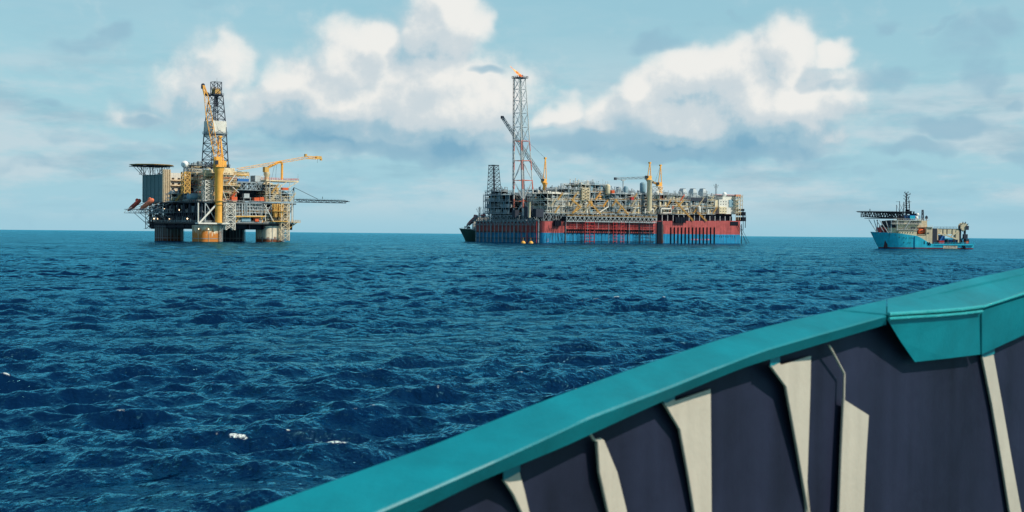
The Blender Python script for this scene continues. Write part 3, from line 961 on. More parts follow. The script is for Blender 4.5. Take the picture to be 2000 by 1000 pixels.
def rig():
    fr = RG
    root = empty('offshore_platform', fr.o, fr.ang)
    tag(root, 'four columned offshore drilling platform with yellow cranes and helideck standing in the sea', 'oil platform')
    pa, pb = fr.pa, fr.pb
    S = 50.3
    zc = fr.Z(440, 404, -8)
    # ---- columns
    def column(a, b, mat, lab):
        m = MB(); h = 8.0; r = 3.2; poly = []
        for cx, cy, t0 in ((h - r, h - r, 0), (-h + r, h - r, 90), (-h + r, -h + r, 180), (h - r, -h + r, 270)):
            for k in range(5):
                t = R(t0 + 22.5 * k); poly.append((a + cx + r * math.cos(t), b + cy + r * math.sin(t)))
        m.prism(poly, -6, zc)
        c = m.build('column', M[mat], root, smooth=True, label=lab)
        m = MB()
        poly2 = [(a + (x - a) * 1.02, b + (y - b) * 1.02) for x, y in poly]
        for z in (2.0, zc - 1.2):
            m.prism(poly2, z, z + .35)
        m.build('rub_ring', M['grey'], c)
        m = MB()
        for q in (range(5) if mat in ('dgrey', 'colshade_brown') else (1, 4)):
            x = a - 6 + q * 2.6; m.tube((x, b - 8.35, -3), (x, b - 8.35, zc), .16)
            m.tube((a - 8.35, b - 6 + q * 2.7, -3), (a - 8.35, b - 6 + q * 2.7, zc), .16)
        m.build('caisson_pipe', M['pbeige' if mat == 'rustcol' else 'grey'], c)
        m = MB()
        m.lattice([(a + 4.5, b - 9.6, -1), (a + 6.3, b - 9.6, -1), (a + 6.3, b - 8.2, -1), (a + 4.5, b - 8.2, -1)],
                  [(a + 4.5, b - 9.6, zc), (a + 6.3, b - 9.6, zc), (a + 6.3, b - 8.2, zc), (a + 4.5, b - 8.2, zc)], 6, .09, .06)
        m.build('ladder', M['lgrey'], c)
    column(0, 0, 'rustcol', 'rust streaked column nearest the viewer')
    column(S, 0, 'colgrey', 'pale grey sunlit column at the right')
    column(0, S, 'colshade_brown', 'column in shade at the left with rust above the water')
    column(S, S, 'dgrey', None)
    # column hull pontoon below the water and fender hoops on the front column
    m = MB()
    m.box(8.2, S - 8.2, -4, 4, -9, -5); m.box(-4, 4, 8.2, S - 8.2, -9, -5)
    m.build('pontoon', M['dgrey'], root)
    # ---- deck box: lower deck, main deck, trusses between
    zl = fr.Z(434, 404, -8); zm = fr.Z(393, 404, -8)
    A0, A1, B0, B1 = -8, 66, -8, 66
    m = MB()
    m.box(A0, A1, B0, B1, zl - .9, zl)
    m.build('lower_deck', M['deck'], root)
    m = MB(); m.box(A0 - .5, A1 + .5, B0 - .5, B1 + .5, zm - .8, zm)
    m.build('main_deck', M['deck'], root)
    m = MB()
    for k in range(7):
        x = A0 + 2 + k * 11.6
        m.box(x, x + .8, B0 + 1, B1 - 1, zl - 4.6, zl - .9)
        m.box(A0 + 1, A1 - 1, x + 1, x + 1.8, zl - 4.2, zl - .91)
    m.build('deck_girder', M['dark'], root)  # dark and deepened to stand in for shade under the deck
    for q in ((S, 0), (0, 0), (0, S), (S, S)):
        m = MB(); m.taper(q[0], q[1], zc, zl - .9, 7.6, 7.6, 9, 9); m.build('column_head', M['dgrey'], root)
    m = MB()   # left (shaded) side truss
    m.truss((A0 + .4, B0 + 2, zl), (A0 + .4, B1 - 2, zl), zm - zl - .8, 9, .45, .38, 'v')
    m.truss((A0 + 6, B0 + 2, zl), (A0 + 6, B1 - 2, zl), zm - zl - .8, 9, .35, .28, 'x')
    m.build('side_truss', M['dgrey'], root)  # dark grey stands in for the shade on this side
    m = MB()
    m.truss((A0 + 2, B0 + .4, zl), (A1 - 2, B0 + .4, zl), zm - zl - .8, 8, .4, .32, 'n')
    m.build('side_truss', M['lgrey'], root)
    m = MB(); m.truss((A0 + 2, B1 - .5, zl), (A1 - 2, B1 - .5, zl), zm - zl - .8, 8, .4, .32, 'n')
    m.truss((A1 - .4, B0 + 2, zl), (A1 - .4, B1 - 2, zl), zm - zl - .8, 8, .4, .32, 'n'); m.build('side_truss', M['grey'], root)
    # dark machinery spaces behind the trusses
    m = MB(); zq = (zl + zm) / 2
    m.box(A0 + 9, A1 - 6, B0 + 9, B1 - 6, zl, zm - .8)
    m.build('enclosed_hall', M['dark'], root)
    mod = empty('underdeck_module', (0, 0, 0), 0, root)
    clutter(mod, A0 + 14, 30, B0 + .8, B0 + 9, zl + .05, zq, 3, frame='grey', accent=('ochre', 'orange'), rows=1, s=.8)
    clutter(mod, 14, A1 - 4, B0 + .8, B0 + 9, zq, zm - 1, 5, frame='lgrey', accent=('yellow', 'orange'), rows=1, s=.8)
    clutter(mod, 38, A1 - 4, B0 + .8, B0 + 9, zl + .05, zq, 8, frame='lgrey', accent=('ochre', 'yellow'), rows=1, s=.8, cols=('ochre', 'cream', 'lgrey'))
    # left side: machinery along the shaded side
    mod = empty('side_module', (0, 0, 0), 0, root)
    rnd = random.Random(77); m = MB(); m2 = MB()
    for q in range(46):
        y = rnd.uniform(B0 + 3, B1 - 3); z = rnd.choice((zl, zq)); x = A0 + rnd.uniform(1.2, 7)
        h = rnd.uniform(1.5, 6)
        if rnd.random() < .5: m.box(x, x + 2, y, y + rnd.uniform(1, 4), z, z + h)
        else: m2.tube((x, y, z), (x, y, z + h), rnd.uniform(.15, .7))
    m.box(A0 + .6, A0 + 9, B0 + 2, B1 - 2, zq - .3, zq)
    m.build('equipment', M['grey'], mod); m2.each('pipework', M['lgrey'], mod)
    m = MB(); m.railrect(A0 - .4, A1 + .4, B0 - .4, B1 + .4, zm, 1.2, 2.5, .07); m.railrect(A0, A1, B0, B1, zl, 1.2, 3, .07)
    m.build('handrail', M['lgrey'], root)
    # hanging walkway frame at the far left under the deck
    m = MB(); zz = fr.Z(447, 300, 50)
    m.lattice([(A0 - 1, 58, zz), (A0 + 5, 58, zz), (A0 + 5, 67, zz), (A0 - 1, 67, zz)], [(A0 - 1, 58, zm), (A0 + 5, 58, zm), (A0 + 5, 67, zm), (A0 - 1, 67, zm)], 5, .22, .14)
    for k in range(3): m.box(A0 - 2, A0 + 6, 57, 68, zz + k * 5, zz + k * 5 + .2)
    m.build('hanging_walkway', M['dgrey'], root)
    m = MB(); zz2 = fr.Z(440, 380, -8)
    m.box(A0 - 1.5, A0 - .2, 6, 60, zl - 3.4, zl - 3.1); m.rail([(A0 - 1.5, 6, zl - 3.1), (A0 - 1.5, 60, zl - 3.1)], 1.1, 3, .07)
    for k in range(10): m.bar((A0 - .8, 7 + k * 5.8, zl - 3.2), (A0 + .2, 7 + k * 5.8, zl), .1)
    m.build('catwalk', M['dgrey'], root)
    # big white diagonal and post by the front corner
    m = MB()
    bl = pa(389, 436, B0 - 2.2); tr = pa(424, 398, B0 - 2.2)
    m.tube(bl, tr, .62, n=8); m.tube(pa(387, 437, B0 - 2.2), pa(387, 396, B0 - 2.2), .5, n=8)
    t = pa(387, 434.5, B0 - 2.2); e = pa(436, 434.5, B0 - 2.2)
    m.box(t.x - 1, e.x + 4, B0 - 4.2, B0 - .1, t.z - 1.0, t.z)
    m.each('corner_brace', M['white'], root)
    # ---- white lattice riser tower on the right side, hanging down to the columns
    def tower(x0, x1, y0, y1, b, dep, n, mat, rl=.3, rb=.18, name='lattice_tower'):
        p = pa(x0, y1, b); q = pa(x1, y1, b); zt = fr.Z(y0, (x0 + x1) / 2, b)
        m = MB(); m.lattice([(p.x, b, p.z), (q.x, b, p.z), (q.x, b + dep, p.z), (p.x, b + dep, p.z)], [(p.x, b, zt), (q.x, b, zt), (q.x, b + dep, zt), (p.x, b + dep, zt)], n, rl, rb, x=True)
        return m.build(name, M[mat], root)
    tower(441, 459, 397, 449, B0 - 3, 3, 4, 'white', .34, .22)
    tower(549, 565, 398, 470, B0 - 3, 3, 6, 'pbeige', .3, .2)
    tower(401, 416, 352, 393, B0 + 1, 4, 5, 'white', .3, .2)
    tower(360, 371, 336, 378, 2, 4, 4, 'ochre', .34, .24)
    # gridded pipe rack with uprights (right side)
    m = MB(); b = B0 - .9
    x0 = fr.X(461, b); x1 = fr.X(512, b); zt = fr.Z(397, 480, b); zb = fr.Z(421, 480, b)
    for k in range(9):
        x = x0 + (x1 - x0) * k / 8; m.tube((x, b, zb), (x, b, zt), .26 if k in (3, 4) else .16)
    for k in range(5): m.tube((x0, b, zb + (zt - zb) * k / 4), (x1, b, zb + (zt - zb) * k / 4), .15)
    for k in (473, 478, 482): m.tube(pa(k, 422, b - .6), pa(k, 398, b - .6), .38, n=8)
    m.build('pipe_rack', M['lgrey'], root)
    m = MB(); m.tube(pa(456, 423, b - .5), pa(517, 423, b - .5), .55, n=8); m.build('header_pipe', M['ochre'], root)
    m = MB(); m.tube(pa(516, 399, B0 - 1.5), pa(536, 436, B0 - 1.5), .4); m.tube(pa(520, 399, B0 - 1.5), pa(518, 432, B0 - 1.5), .28)
    m.tube(pa(570, 396, B0 - .6), pa(570, 432, B0 - .6), .45); m.each('corner_brace', M['white'], root)
    # ochre funnels / chutes
    m = MB()
    for (xa, xb, xc, xd) in ((533, 540, 536, 539), (543, 552, 545, 550)):
        c0 = pa((xa + xb) / 2, 398, B0 - 2); c1 = pa((xc + xd) / 2, 424, B0 - 2)
        w0 = (xb - xa) / 2.5 / 2; w1 = (xd - xc) / 2.5 / 2
        m.lattice([(c0.x - w0, B0 - 3, c0.z), (c0.x + w0, B0 - 3, c0.z), (c0.x + w0, B0 - 1, c0.z), (c0.x - w0, B0 - 1, c0.z)],
                  [(c1.x - w1, B0 - 3, c1.z), (c1.x + w1, B0 - 3, c1.z), (c1.x + w1, B0 - 1, c1.z), (c1.x - w1, B0 - 1, c1.z)], 3, .3, .18)
    m.box(fr.X(530, B0 - 2), fr.X(560, B0 - 2), B0 - 4, B0 - .2, fr.Z(433, 545, B0 - 2), fr.Z(431.5, 545, B0 - 2))
    m.box(fr.X(530, B0 - 2), fr.X(556, B0 - 2), B0 - 4, B0 - .2, fr.Z(413, 545, B0 - 2), fr.Z(412, 545, B0 - 2))
    m.build('chute_frame', M['ochre'], root)
    # small platform low at the right edge
    m = MB(); p = pa(570, 433, B0 - 1)
    m.box(p.x - 2, p.x + 6, B0 - 3, B0 + 3, p.z - .5, p.z); m.bar((p.x - 2, B0, p.z - 5), (p.x + 5, B0, p.z - .5), .3); m.rail([(p.x - 2, B0 - 3, p.z), (p.x + 6, B0 - 3, p.z), (p.x + 6, B0 + 3, p.z)], 1.2, 2, .08)
    m.build('side_platform', M['ochre'], root)

    # ---- accommodation block with helideck (left)
    acc = empty('accommodation_block', (0, 0, 0), 0, root)
    bA = 44; zt = fr.Z(340, 318, bA); ztop = fr.Z(331, 330, bA)
    ya0 = bA; ya1 = 73
    m = MB(); m.box(A0 - .3, 11, ya0 + .8, ya1, zm, zt)
    for k in range(6):
        y = ya0 + 1 + k * 5.4; m.box(A0 - .55, A0 - .3, y, y + .4, zm, zt)
    for z in (zm + 5, zm + 10.5): m.box(A0 - .48, A0 - .3, ya0 + .8, ya1, z, z + .25)
    m.build('wall', M['slate'], acc)
    m = MB(); m.box(A0 - .6, -3, ya0 - .4, ya0 + .78, zm, ztop)
    for k in range(4): m.tube((A0 + .3 + k * 1.5, ya0 - .8, zm + 1), (A0 + .3 + k * 1.5, ya0 - .8, ztop), .35, n=8)
    m.build('stair_tower', M['pbeige'], acc)
    m = MB(); m.box(-2.9, 11.4, ya0 - .3, ya0 + .79, zm + 4, zt + 1.2); m.build('wall', M['white'], acc, label='cream front wall with windows')
    m = MB()
    for k in range(4):
        z = zm + 5 + k * 3.6
        for q in range(3): m.box(-1.8 + q * 4.6, .2 + q * 4.6, ya0 - .36, ya0 - .3, z, z + 1.3)
    m.each('window', M['glass'], acc)
    m = MB()
    for k in range(4):
        z = zm + 4.4 + k * 3.6; m.box(-2.9, 12, ya0 - 1.9, ya0 - .3, z - .18, z); m.rail([(-2.9, ya0 - 1.9, z), (12, ya0 - 1.9, z)], 1.1, 2, .07)
    m.build('balcony', M['ochre'], acc)
    m = MB()
    for q in range(3): m.tube((-2 + q * 5.2, ya0 - 3, zm), (-2 + q * 5.2, ya0 - 3, zm + 8 + q * .4), .55, n=8); m.tube((-2 + q * 5.2, ya0 - 3, zm + 8), (-3 + q * 5.2, ya0 - 3, zm + 9.5), .4, n=8)
    m.build('exhaust_stack', M['dgrey'], root)
    hd = empty('helideck', (0, 0, 0), 0, root)
    zh = fr.Z(322.5, 297, 60); hc = pa(296, 323, 62); ca, cb = hc.x, hc.y
    m = MB(); rr = 14.0
    poly = [(ca + rr * math.cos(R(22.5 + 45 * k)), cb + rr * math.sin(R(22.5 + 45 * k))) for k in range(8)]
    m.prism(poly, zh - .6, zh); m.build('landing_deck', M['dgrey'], hd)
    m = MB(); poly2 = [(ca + rr * 1.1 * math.cos(R(22.5 + 45 * k)), cb + rr * 1.1 * math.sin(R(22.5 + 45 * k)), zh + .25) for k in range(8)]
    for k in range(8):
        a_, b_ = poly2[k], poly2[(k + 1) % 8]
        m.bar(a_, b_, .12); i0 = (poly[k][0], poly[k][1], zh - .4); i1 = (poly[(k + 1) % 8][0], poly[(k + 1) % 8][1], zh - .4)
        m.add([a_, b_, i1, i0, (a_[0], a_[1], a_[2] + .06), (b_[0], b_[1], b_[2] + .06), (i1[0], i1[1], i1[2] + .06), (i0[0], i0[1], i0[2] + .06)],
              [(0, 1, 2, 3), (7, 6, 5, 4), (0, 4, 5, 1), (1, 5, 6, 2), (2, 6, 7, 3), (3, 7, 4, 0)])
    m.build('safety_net', M['ochre'], hd)
    m = MB(); zb = zt
    for k in range(8):
        t = R(22.5 + 45 * k)
        m.bar((ca + rr * .92 * math.cos(t), cb + rr * .92 * math.sin(t), zh - .6), (ca + rr * .45 * math.cos(t), cb + rr * .45 * math.sin(t), zb - .5), .22)
        m.bar((ca + rr * .5 * math.cos(t), cb + rr * .5 * math.sin(t), zh - .6), (ca + rr * .5 * math.cos(t), cb + rr * .5 * math.sin(t), zb - .2), .2)
    for k in range(-2, 3):
        m.box(ca - rr * .85, ca + rr * .85, cb + k * 5 - .2, cb + k * 5 + .2, zh - 1.1, zh - .6)
        if k in (-2, 2): m.truss((ca - rr * .3, cb + k * 5, zb + .3), (ca + rr * .6, cb + k * 5, zb + .3), zh - zb - 1.9, 3, .15, .13)
    m.build('support_truss', M['dgrey'], hd)
    # radome on a mast
    rd = pa(361, 321, 14); m = MB(); m.sphere(rd, 2.5, 20, 12); dome = m.build('radome', M['radome'], root, smooth=True)
    m = MB(); m.tube((rd.x, rd.y, rd.z - 6), (rd.x, rd.y, rd.z - 2), .9, n=8); m.cbox(rd.x, rd.y, rd.z - 6.5, 4, 4, .4); m.build('mast', M['grey'], dome)
    # lifeboat davit structure on the left
    m = MB(); za = fr.Z(416, 270, 60); zb_ = fr.Z(408, 270, 60)
    for y in (30, 38, 46, 54, 62, 70):
        o = pb(246 + (70 - y) * .8, 417, A0 - 12)
        m.truss((A0 - 16 + (70 - y) * .12, y, za), (A0, y, za), 2.6, 4, .2, .15)
        m.bar((A0, y, zm), (A0 - 14, y, za + 2.6), .22)
        m.bar((A0 - 8, y, za), (A0 + 1, y, za - 7), .2)
    for x in (A0 - 15.5, A0 - 8, A0 - 1): m.bar((x, 30, za + 2.6), (x, 70, za + 2.6), .25); m.bar((x, 30, za), (x, 70, za), .2)
    m.build('lifeboat_davit', M['grey'], root)
    # ---- topsides modules in the middle and right
    def module(nm, x0, x1, ys, b, dep, seed, **kw):
        e = empty(nm, (0, 0, 0), 0, root)
        a0 = fr.X(x0, b); a1 = fr.X(x1, b)
        for i in range(len(ys) - 1):
            za_ = fr.Z(ys[i], (x0 + x1) / 2, b); zb2 = fr.Z(ys[i + 1], (x0 + x1) / 2, b)
            clutter(e, a0, a1, b, b + dep, za_, zb2, seed + i * 17, **kw)
        m = MB(); m.box(a0 - .3, a1 + .3, b - .3, b + dep, zb2 - .3, zb2); top_bits(m, a0, a1, b, b + dep * .6, zb2, seed, 4, 12)
        m.build('top_deck', M[kw.get('frame', 'lgrey')], e)
        return e, a0, a1, zb2
    module('process_module', 334, 366, [393, 378], 22, 8, 31, cols=('tank', 'white', 'cream'), s=.7)
    module('process_module', 368, 399, [393, 377, 363, 349, 334, 322], 12, 7, 41, cols=('grey', 'lgrey', 'cream'), frame='grey', accent=('cream', 'orange'), s=.7)
    module('process_module', 398, 420, [393, 379, 365, 348, 337], -3, 8, 51, cols=('white', 'cream', 'lgrey'), frame='cream', accent=('ochre', 'yellow'), s=.7)
    module('process_module', 436, 462, [393, 378, 362, 350, 341], -3, 24, 61, cols=('cream', 'pbeige', 'lgrey'), frame='pbeige', accent=('orange', 'ochre'), s=.7)
    module('process_module', 519, 549, [393, 378, 360], -6, 22, 71, cols=('cream', 'lgrey', 'white'), frame='pbeige', accent=('ochre', 'cream'), s=.7)
    module('process_module', 549, 574, [393, 378], -6, 16, 81, cols=('blue', 'lgrey', 'cream'), frame='lgrey', accent=('ochre', 'cream'), s=.7)
    m = MB(); m.box(6, 40, 16, 40, zm, fr.Z(350, 390, 20)); m.build('enclosed_hall', M['dgrey'], root)
    # shale shaker house: dark block between
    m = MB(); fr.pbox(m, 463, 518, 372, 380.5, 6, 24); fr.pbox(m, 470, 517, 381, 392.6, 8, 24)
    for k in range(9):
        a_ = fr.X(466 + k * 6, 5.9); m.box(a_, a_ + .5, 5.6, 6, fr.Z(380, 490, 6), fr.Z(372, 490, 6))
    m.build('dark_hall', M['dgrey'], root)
    m = MB(); fr.pbox(m, 462, 519, 355, 357.5, -2, 30); 
    a0 = fr.X(462, -2); a1 = fr.X(519, -2); z0 = fr.Z(371, 490, -2); z1 = fr.Z(357, 490, -2)
    m.truss((a0, -2, z0), (a1, -2, z0), z1 - z0, 6, .3, .25, 'x'); m.truss((a0, 8, z0), (a1, 8, z0), z1 - z0, 6, .3, .25, 'x'); m.box(a0, a1, -1.6, 24, z0 - .4, z0)
    m.build('pipe_deck', M['grey'], root)
    m = MB(); fr.pbox(m, 464, 486, 349, 355, 0, 12); m.each('machinery_housing', M['blue'], root)
    m = MB(); fr.pbox(m, 498, 514, 343, 355, 2, 8); m.each('machinery_housing', M['lgrey'], root)
    m = MB(); fr.pbox(m, 433, 458, 328, 341, 4, 16); fr.pbox(m, 458, 486, 335, 341, 4, 16); m.each('machinery_housing', M['cream'], root)
    m = MB(); fr.pbox(m, 457, 487, 341, 343, 2, 20); a0 = fr.X(458, 2); a1 = fr.X(487, 2); z = fr.Z(341, 470, 2)
    m.railrect(a0, a1, 2, 20, z, 1.2, 2, .08); m.truss((a0, 2.5, fr.Z(355, 470, 2)), (a1, 2.5, fr.Z(355, 470, 2)), z - fr.Z(355, 470, 2) - .5, 4, .2, .16, 'x')
    m.build('walkway_deck', M['ochre'], root)
    # cantilevered crane deck at upper right
    m = MB(); fr.pbox(m, 519, 583, 352, 354.5, -4, 14)
    a0 = fr.X(519, -4); a1 = fr.X(583, -4); z = fr.Z(352, 550, -4)
    m.bar(pa(583, 355, -4), pa(553, 372, -4), .3); m.bar(pa(560, 355, -4), pa(548, 365, -4), .25); m.bar(pa(575, 355, -4), pa(575, 362, -4), .15)
    m.bar(pa(566, 355, -4), pa(566, 378, -4), .2); m.bar(pa(558, 392, -4), pa(545, 372, -4), .25); m.bar(pa(532, 392, -4), pa(550, 360, -4), .3); m.bar(pa(520, 357, -4), pa(532, 365, -4), .3)
    m.build('crane_deck', M['pbeige'], root)
    m = MB(); m.railrect(a0, a1, -4, 14, z, 1.5, 2, .1); m.build('handrail', M['orange'], root)
    m = MB(); p = pa(582, 352, -4); m.tube(p, p + Vector((0, 0, 4)), .12); p = pa(527, 393, -7); m.tube(p, (p.x, p.y, fr.Z(340, 527, -7)), .3); m.build('lamp_mast', M['lgrey'], root)
    for q, (px, py, L_, W_, H_, mt, bb, lb) in enumerate([(456, 392.5, 4.6, 2.4, 2.8, 'orange', -6, 'orange container on the main deck beside the yellow crane column'),
                                (500, 393, 4.5, 2.4, 2.5, 'orange', -6, 'orange container on the main deck in front of the dark hall'),
                                (510, 393, 3.6, 2.4, 2.8, 'orange', -6.2, 'orange skid box at the right end of the main deck row'),
                                (480, 386, 4.5, 2.4, 2.8, 'lgrey', -1, 'light grey container lifted above the main deck row'),
                                (479, 433, 7.5, 2.4, 2.6, 'tank', -7.2, 'pale blue container on the lower deck right of the white tower'),
                                (500, 433, 3.0, 2.4, 3.6, 'orange', -7.4, 'tall orange box on the lower deck beside the pale blue container'),
                                (556, 371.5, 5.2, 2.0, 1.8, 'orange', -5, 'low orange box under the cantilevered crane deck')]):
        p = pa(px, py, bb); container(fr, p.x, p.y, p.z, L_, W_, H_, mt, lb)
    m = MB(); p = pa(480, 386, -1); m.box(p.x - 3, p.x + 3, -3, 2, p.z - .4, p.z); m.bar((p.x - 2.6, -2.6, zm), (p.x - 2.6, -2.6, p.z), .2); m.bar((p.x + 2.6, -2.6, zm), (p.x + 2.6, -2.6, p.z), .2)
    p = pa(556, 371.5, -5); m.box(p.x - 4, p.x + 4, -6.5, -3.0, p.z - .4, p.z - .002)
    m.build('storage_stand', M['lgrey'], root)
    # slanting white bracing in the middle
    m = MB(); m.tube(pa(433, 368, -6.5), pa(442, 391, -6.5), .4); m.tube(pa(446, 360, -5), pa(460, 341, -5), .35); m.tube(pa(446, 358, -5), pa(466, 376, -5), .35); m.tube(pa(380, 374, 8), pa(397, 362, 8), .35)
    m.each('corner_brace', M['white'], root)
    m = MB()
    for (x0, x1, y) in ((401, 424, 339), (399, 424, 343), (398, 424, 363), (434, 470, 363), (434, 452, 376), (370, 398, 352), (376, 399, 340)):
        fr.pbox(m, x0, x1, y - 1, y, -6 if x0 > 395 else 8, -2 if x0 > 395 else 12)
        b_ = -6 if x0 > 395 else 8; p = pa(x0, y - 1, b_); q = pa(x1, y - 1, b_); m.rail([p, (q.x, b_, p.z)], 1.3, 2, .08)
    m.build('walkway_deck', M['cream'], root)
    m = MB(); z = fr.Z(384, 365, 18); m.capsule((fr.X(369, 9), 9, z), (fr.X(393, 9), 9, z), 2.2, 12); m.build('storage_tank', M['tank'], root, smooth=True)

    # ---- drilling derrick
    dr = empty('drilling_derrick', (0, 0, 0), 0, root)
    dc = pa(420, 322, 34); ca, cb = dc.x, dc.y
    def sq(cx, cy, w, z): return [(cx - w, cy - w, z), (cx + w, cy - w, z), (cx + w, cy + w, z), (cx - w, cy + w, z)]
    def zy(py): return fr.Z(py, 420, cb)
    kx = 2.48 + 1.49
    def hw(px): return px / kx / 2
    z0, z1, z2, z3 = zy(345), zy(248), zy(186), zy(160)
    m = MB()
    m.lattice(sq(ca, cb, hw(56), z0), sq(ca, cb, hw(43), z1), 6, .36, .2)
    m.lattice(sq(ca, cb, hw(43), z1), sq(ca + .6, cb, hw(27), z2), 4, .34, .18)
    m.lattice(sq(ca + .6, cb, hw(22), z2), sq(ca + .6, cb, hw(22), z3), 2, .26, .16)
    m.tube((ca + .3, cb, zy(250)), (ca + .6, cb, z2), .4); m.tube((ca - 2, cb - 1, z0), (ca - 1, cb - 1, z2), .25); m.tube((ca + .8, cb, z2 - 8), (ca + .8, cb, z2), .9)
    m.build('derrick_frame', M['dgrey'], dr)
    m = MB(); w = hw(26); m.box(ca - w, ca + w, cb - w, cb + w, z2, z2 + .5); w = hw(34); m.railrect(ca - w, ca + w, cb - w, cb + w, z2, 1.2, 2, .08); m.box(ca - w, ca + w, cb - w, cb + w, z2 - .3, z2)
    m.build('crown_platform', M['dgrey'], dr)
    m = MB(); w = hw(18); m.taper(ca + .6, cb, z2 + 1, zy(174), w * 1.15, w, w, w * .8)
    for k in range(4): m.tube((ca - 2 + k * 1.5, cb - 1, zy(174)), (ca - 2 + k * 1.5, cb - 1, zy(171)), .35)
    m.build('crown_block', M['ochre'], dr)
    m = MB(); m.tube((ca + 1.2, cb, z3), (ca + 1.2, cb, z3 + 3), .08); m.build('aerial', M['dgrey'], dr)
    m = MB(); w = hw(43) + .25; za_, zb2 = zy(260), zy(237); m.box(ca - w, ca + w, cb - w, cb - w + .25, za_, zb2); m.box(ca - w, ca - w + .25, cb - w + .25, cb + w, za_ - 3, zb2)
    m.box(ca + w - .25, ca + w, cb - w + .25, cb + w, za_, zb2)
    m.build('wind_wall', M['white'], dr)
    m = MB(); w2 = w + .8; m.box(ca - w2, ca + w2, cb - w2, cb + w2, za_ - .8, za_ - .3); m.railrect(ca - w2, ca + w2, cb - w2, cb + w2, za_ - .3, 1.2, 2, .08); m.box(ca - w, ca + w, cb - w - .02, cb - w + .3, za_ - 3, za_ - 1.4)
    m.build('racking_platform', M['grey'], dr)
    m = MB(); w = hw(60); m.box(ca - w, ca + w, cb - w, cb + w, zy(346), zy(344)); m.box(ca - w - 5, ca + w, cb - w, cb + w, zy(328), zy(325)); m.railrect(ca - w - 5, ca + w, cb - w, cb + w, zy(325), 1.3, 1.6, .12)
    top_bits(m, ca - w - 4, ca + w, cb - w, cb + w, zy(325), 9, 3.5, 16)
    m.build('drill_floor', M['dgrey'], dr)

    # ---- yellow pedestal crane with raised boom
    cr = empty('pedestal_crane', (0, 0, 0), 0, root)
    b = -10.8; c = pa(427, 436, b); ax = c.x
    def zz_(py): return fr.Z(py, 427, b)
    m = MB(); m.lathe((ax, b, 0), [(2.3, zz_(436)), (2.3, zz_(388)), (2.75, zz_(372)), (2.75, zz_(338)), (3.6, zz_(331)), (3.6, zz_(327))], 16)
    m.build('pedestal', M['yellow'], cr, smooth=True)
    m = MB(); m.lathe((ax, b, 0), [(3.0, zz_(393)), (3.0, zz_(391.5))], 16); m.lathe((ax, b, 0), [(2.6, zz_(436)), (2.6, zz_(434))], 16); m.lathe((ax, b, 0), [(2.8, zz_(400)), (2.8, zz_(399.2))], 16)
    m.build('pedestal_ring', M['ochre'], cr, smooth=True)
    m = MB(); m.lathe((ax, b, 0), [(4.2, zz_(327)), (4.2, zz_(325.8))], 16); m.rail([(ax + 4.2 * math.cos(R(30 * k)), b + 4.2 * math.sin(R(30 * k)), zz_(325.8)) for k in range(13)], 1.2, 2, .08)
    m.build('slewing_platform', M['ochre'], cr)
    m = MB(); fr.pbox(m, 421.5, 434, 306, 325.6, b - 1.6, b + 1.8); fr.pbox(m, 434.2, 442, 314, 325.6, b - 1, b + 1.5)
    m.build('machinery_house', M['yellow'], cr)
    m = MB(); fr.pbox(m, 420.5, 426, 313, 321, b - 2.6, b - 1.61); m.build('cab', M['glass'], cr)
    m = MB(); m.bar(pa(433, 306, b - 1), pa(431, 268, b), .45); m.bar(pa(425, 306, b + 1), pa(429, 268, b), .4); m.bar(pa(437, 318, b), pa(431, 268, b), .4); m.bar(pa(425, 290, b), pa(434, 290, b), .3)
    m.cbox(*pa(430, 267, b), 2.2, 1.8, 1.2)
    m.build('gantry', M['yellow'], cr)
    m = MB()
    def chord(pts, dy): return [pa(x, y, b + dy) for x, y in pts]
    L1 = [(399, 185), (402, 225), (410, 266), (417, 300), (421, 318)]; R1 = [(405.5, 185), (412, 217), (421, 266), (429, 300), (434, 318)]
    l0 = chord(L1, -1.2); l1 = chord(L1, 1.2); r0 = chord(R1, -1.2); r1 = chord(R1, 1.2)
    for k in range(4):
        n = 2 if k < 3 else 1
        m.lattice([l0[k], r0[k], r1[k], l1[k]], [l0[k + 1], r0[k + 1], r1[k + 1], l1[k + 1]], n + 1, .26, .13, x=(k > 1), horiz=True)
    t = pa(397, 167, b)
    m.lattice([l0[0], r0[0], r1[0], l1[0]], [t + Vector((-.6, -.5, 0)), t + Vector((.6, -.5, 0)), t + Vector((.6, .5, 0)), t + Vector((-.6, .5, 0))], 2, .38, .22)
    m.build('boom', M['yellow'], cr)
    m = MB(); p = pa(396.5, 166, b); m.lathe((p.x, p.y - .6, p.z), [(1.1, 0), (1.1, 1.2)], 10, 'Y'); p = pa(404.5, 184, b); m.lathe((p.x, p.y - .7, p.z), [(1.3, 0), (1.3, 1.4)], 10, 'Y')
    p = pa(394.5, 170, b); m.cbox(p.x, p.y, p.z, .9, .9, 2.2)
    m.build('sheave', M['dgrey'], cr)
    m = MB()
    for dy in (-.8, .8): m.tube(pa(430, 267, b + dy), pa(404, 184, b + dy), .07)
    m.build('hoist_cable', M['cable'], cr)
    # ---- second crane, boom lowered to the right
    cr = empty('knuckle_boom_crane', (0, 0, 0), 0, root)
    b = 3.0
    m = MB(); c = pa(521, 352, b); m.lathe((c.x, c.y, 0), [(1.6, c.z), (1.6, fr.Z(344, 521, b)), (2.2, fr.Z(342, 521, b)), (2.2, fr.Z(336, 521, b))], 12); m.build('pedestal', M['cream'], cr, smooth=True)
    m = MB(); fr.pbox(m, 517, 525, 326, 336, b - 1.4, b + 1.4); m.build('machinery_house', M['ochre'], cr)
    m = MB(); P = [pa(521, 333, b), pa(524, 327, b), pa(546, 316, b), pa(549.5, 317, b), pa(551, 321, b), pa(550.5, 351, b)]
    for p, q in zip(P[:-1], P[1:]): m.tube(p, q, .85, n=8)
    m.build('gooseneck_arm', M['yellow'], cr)
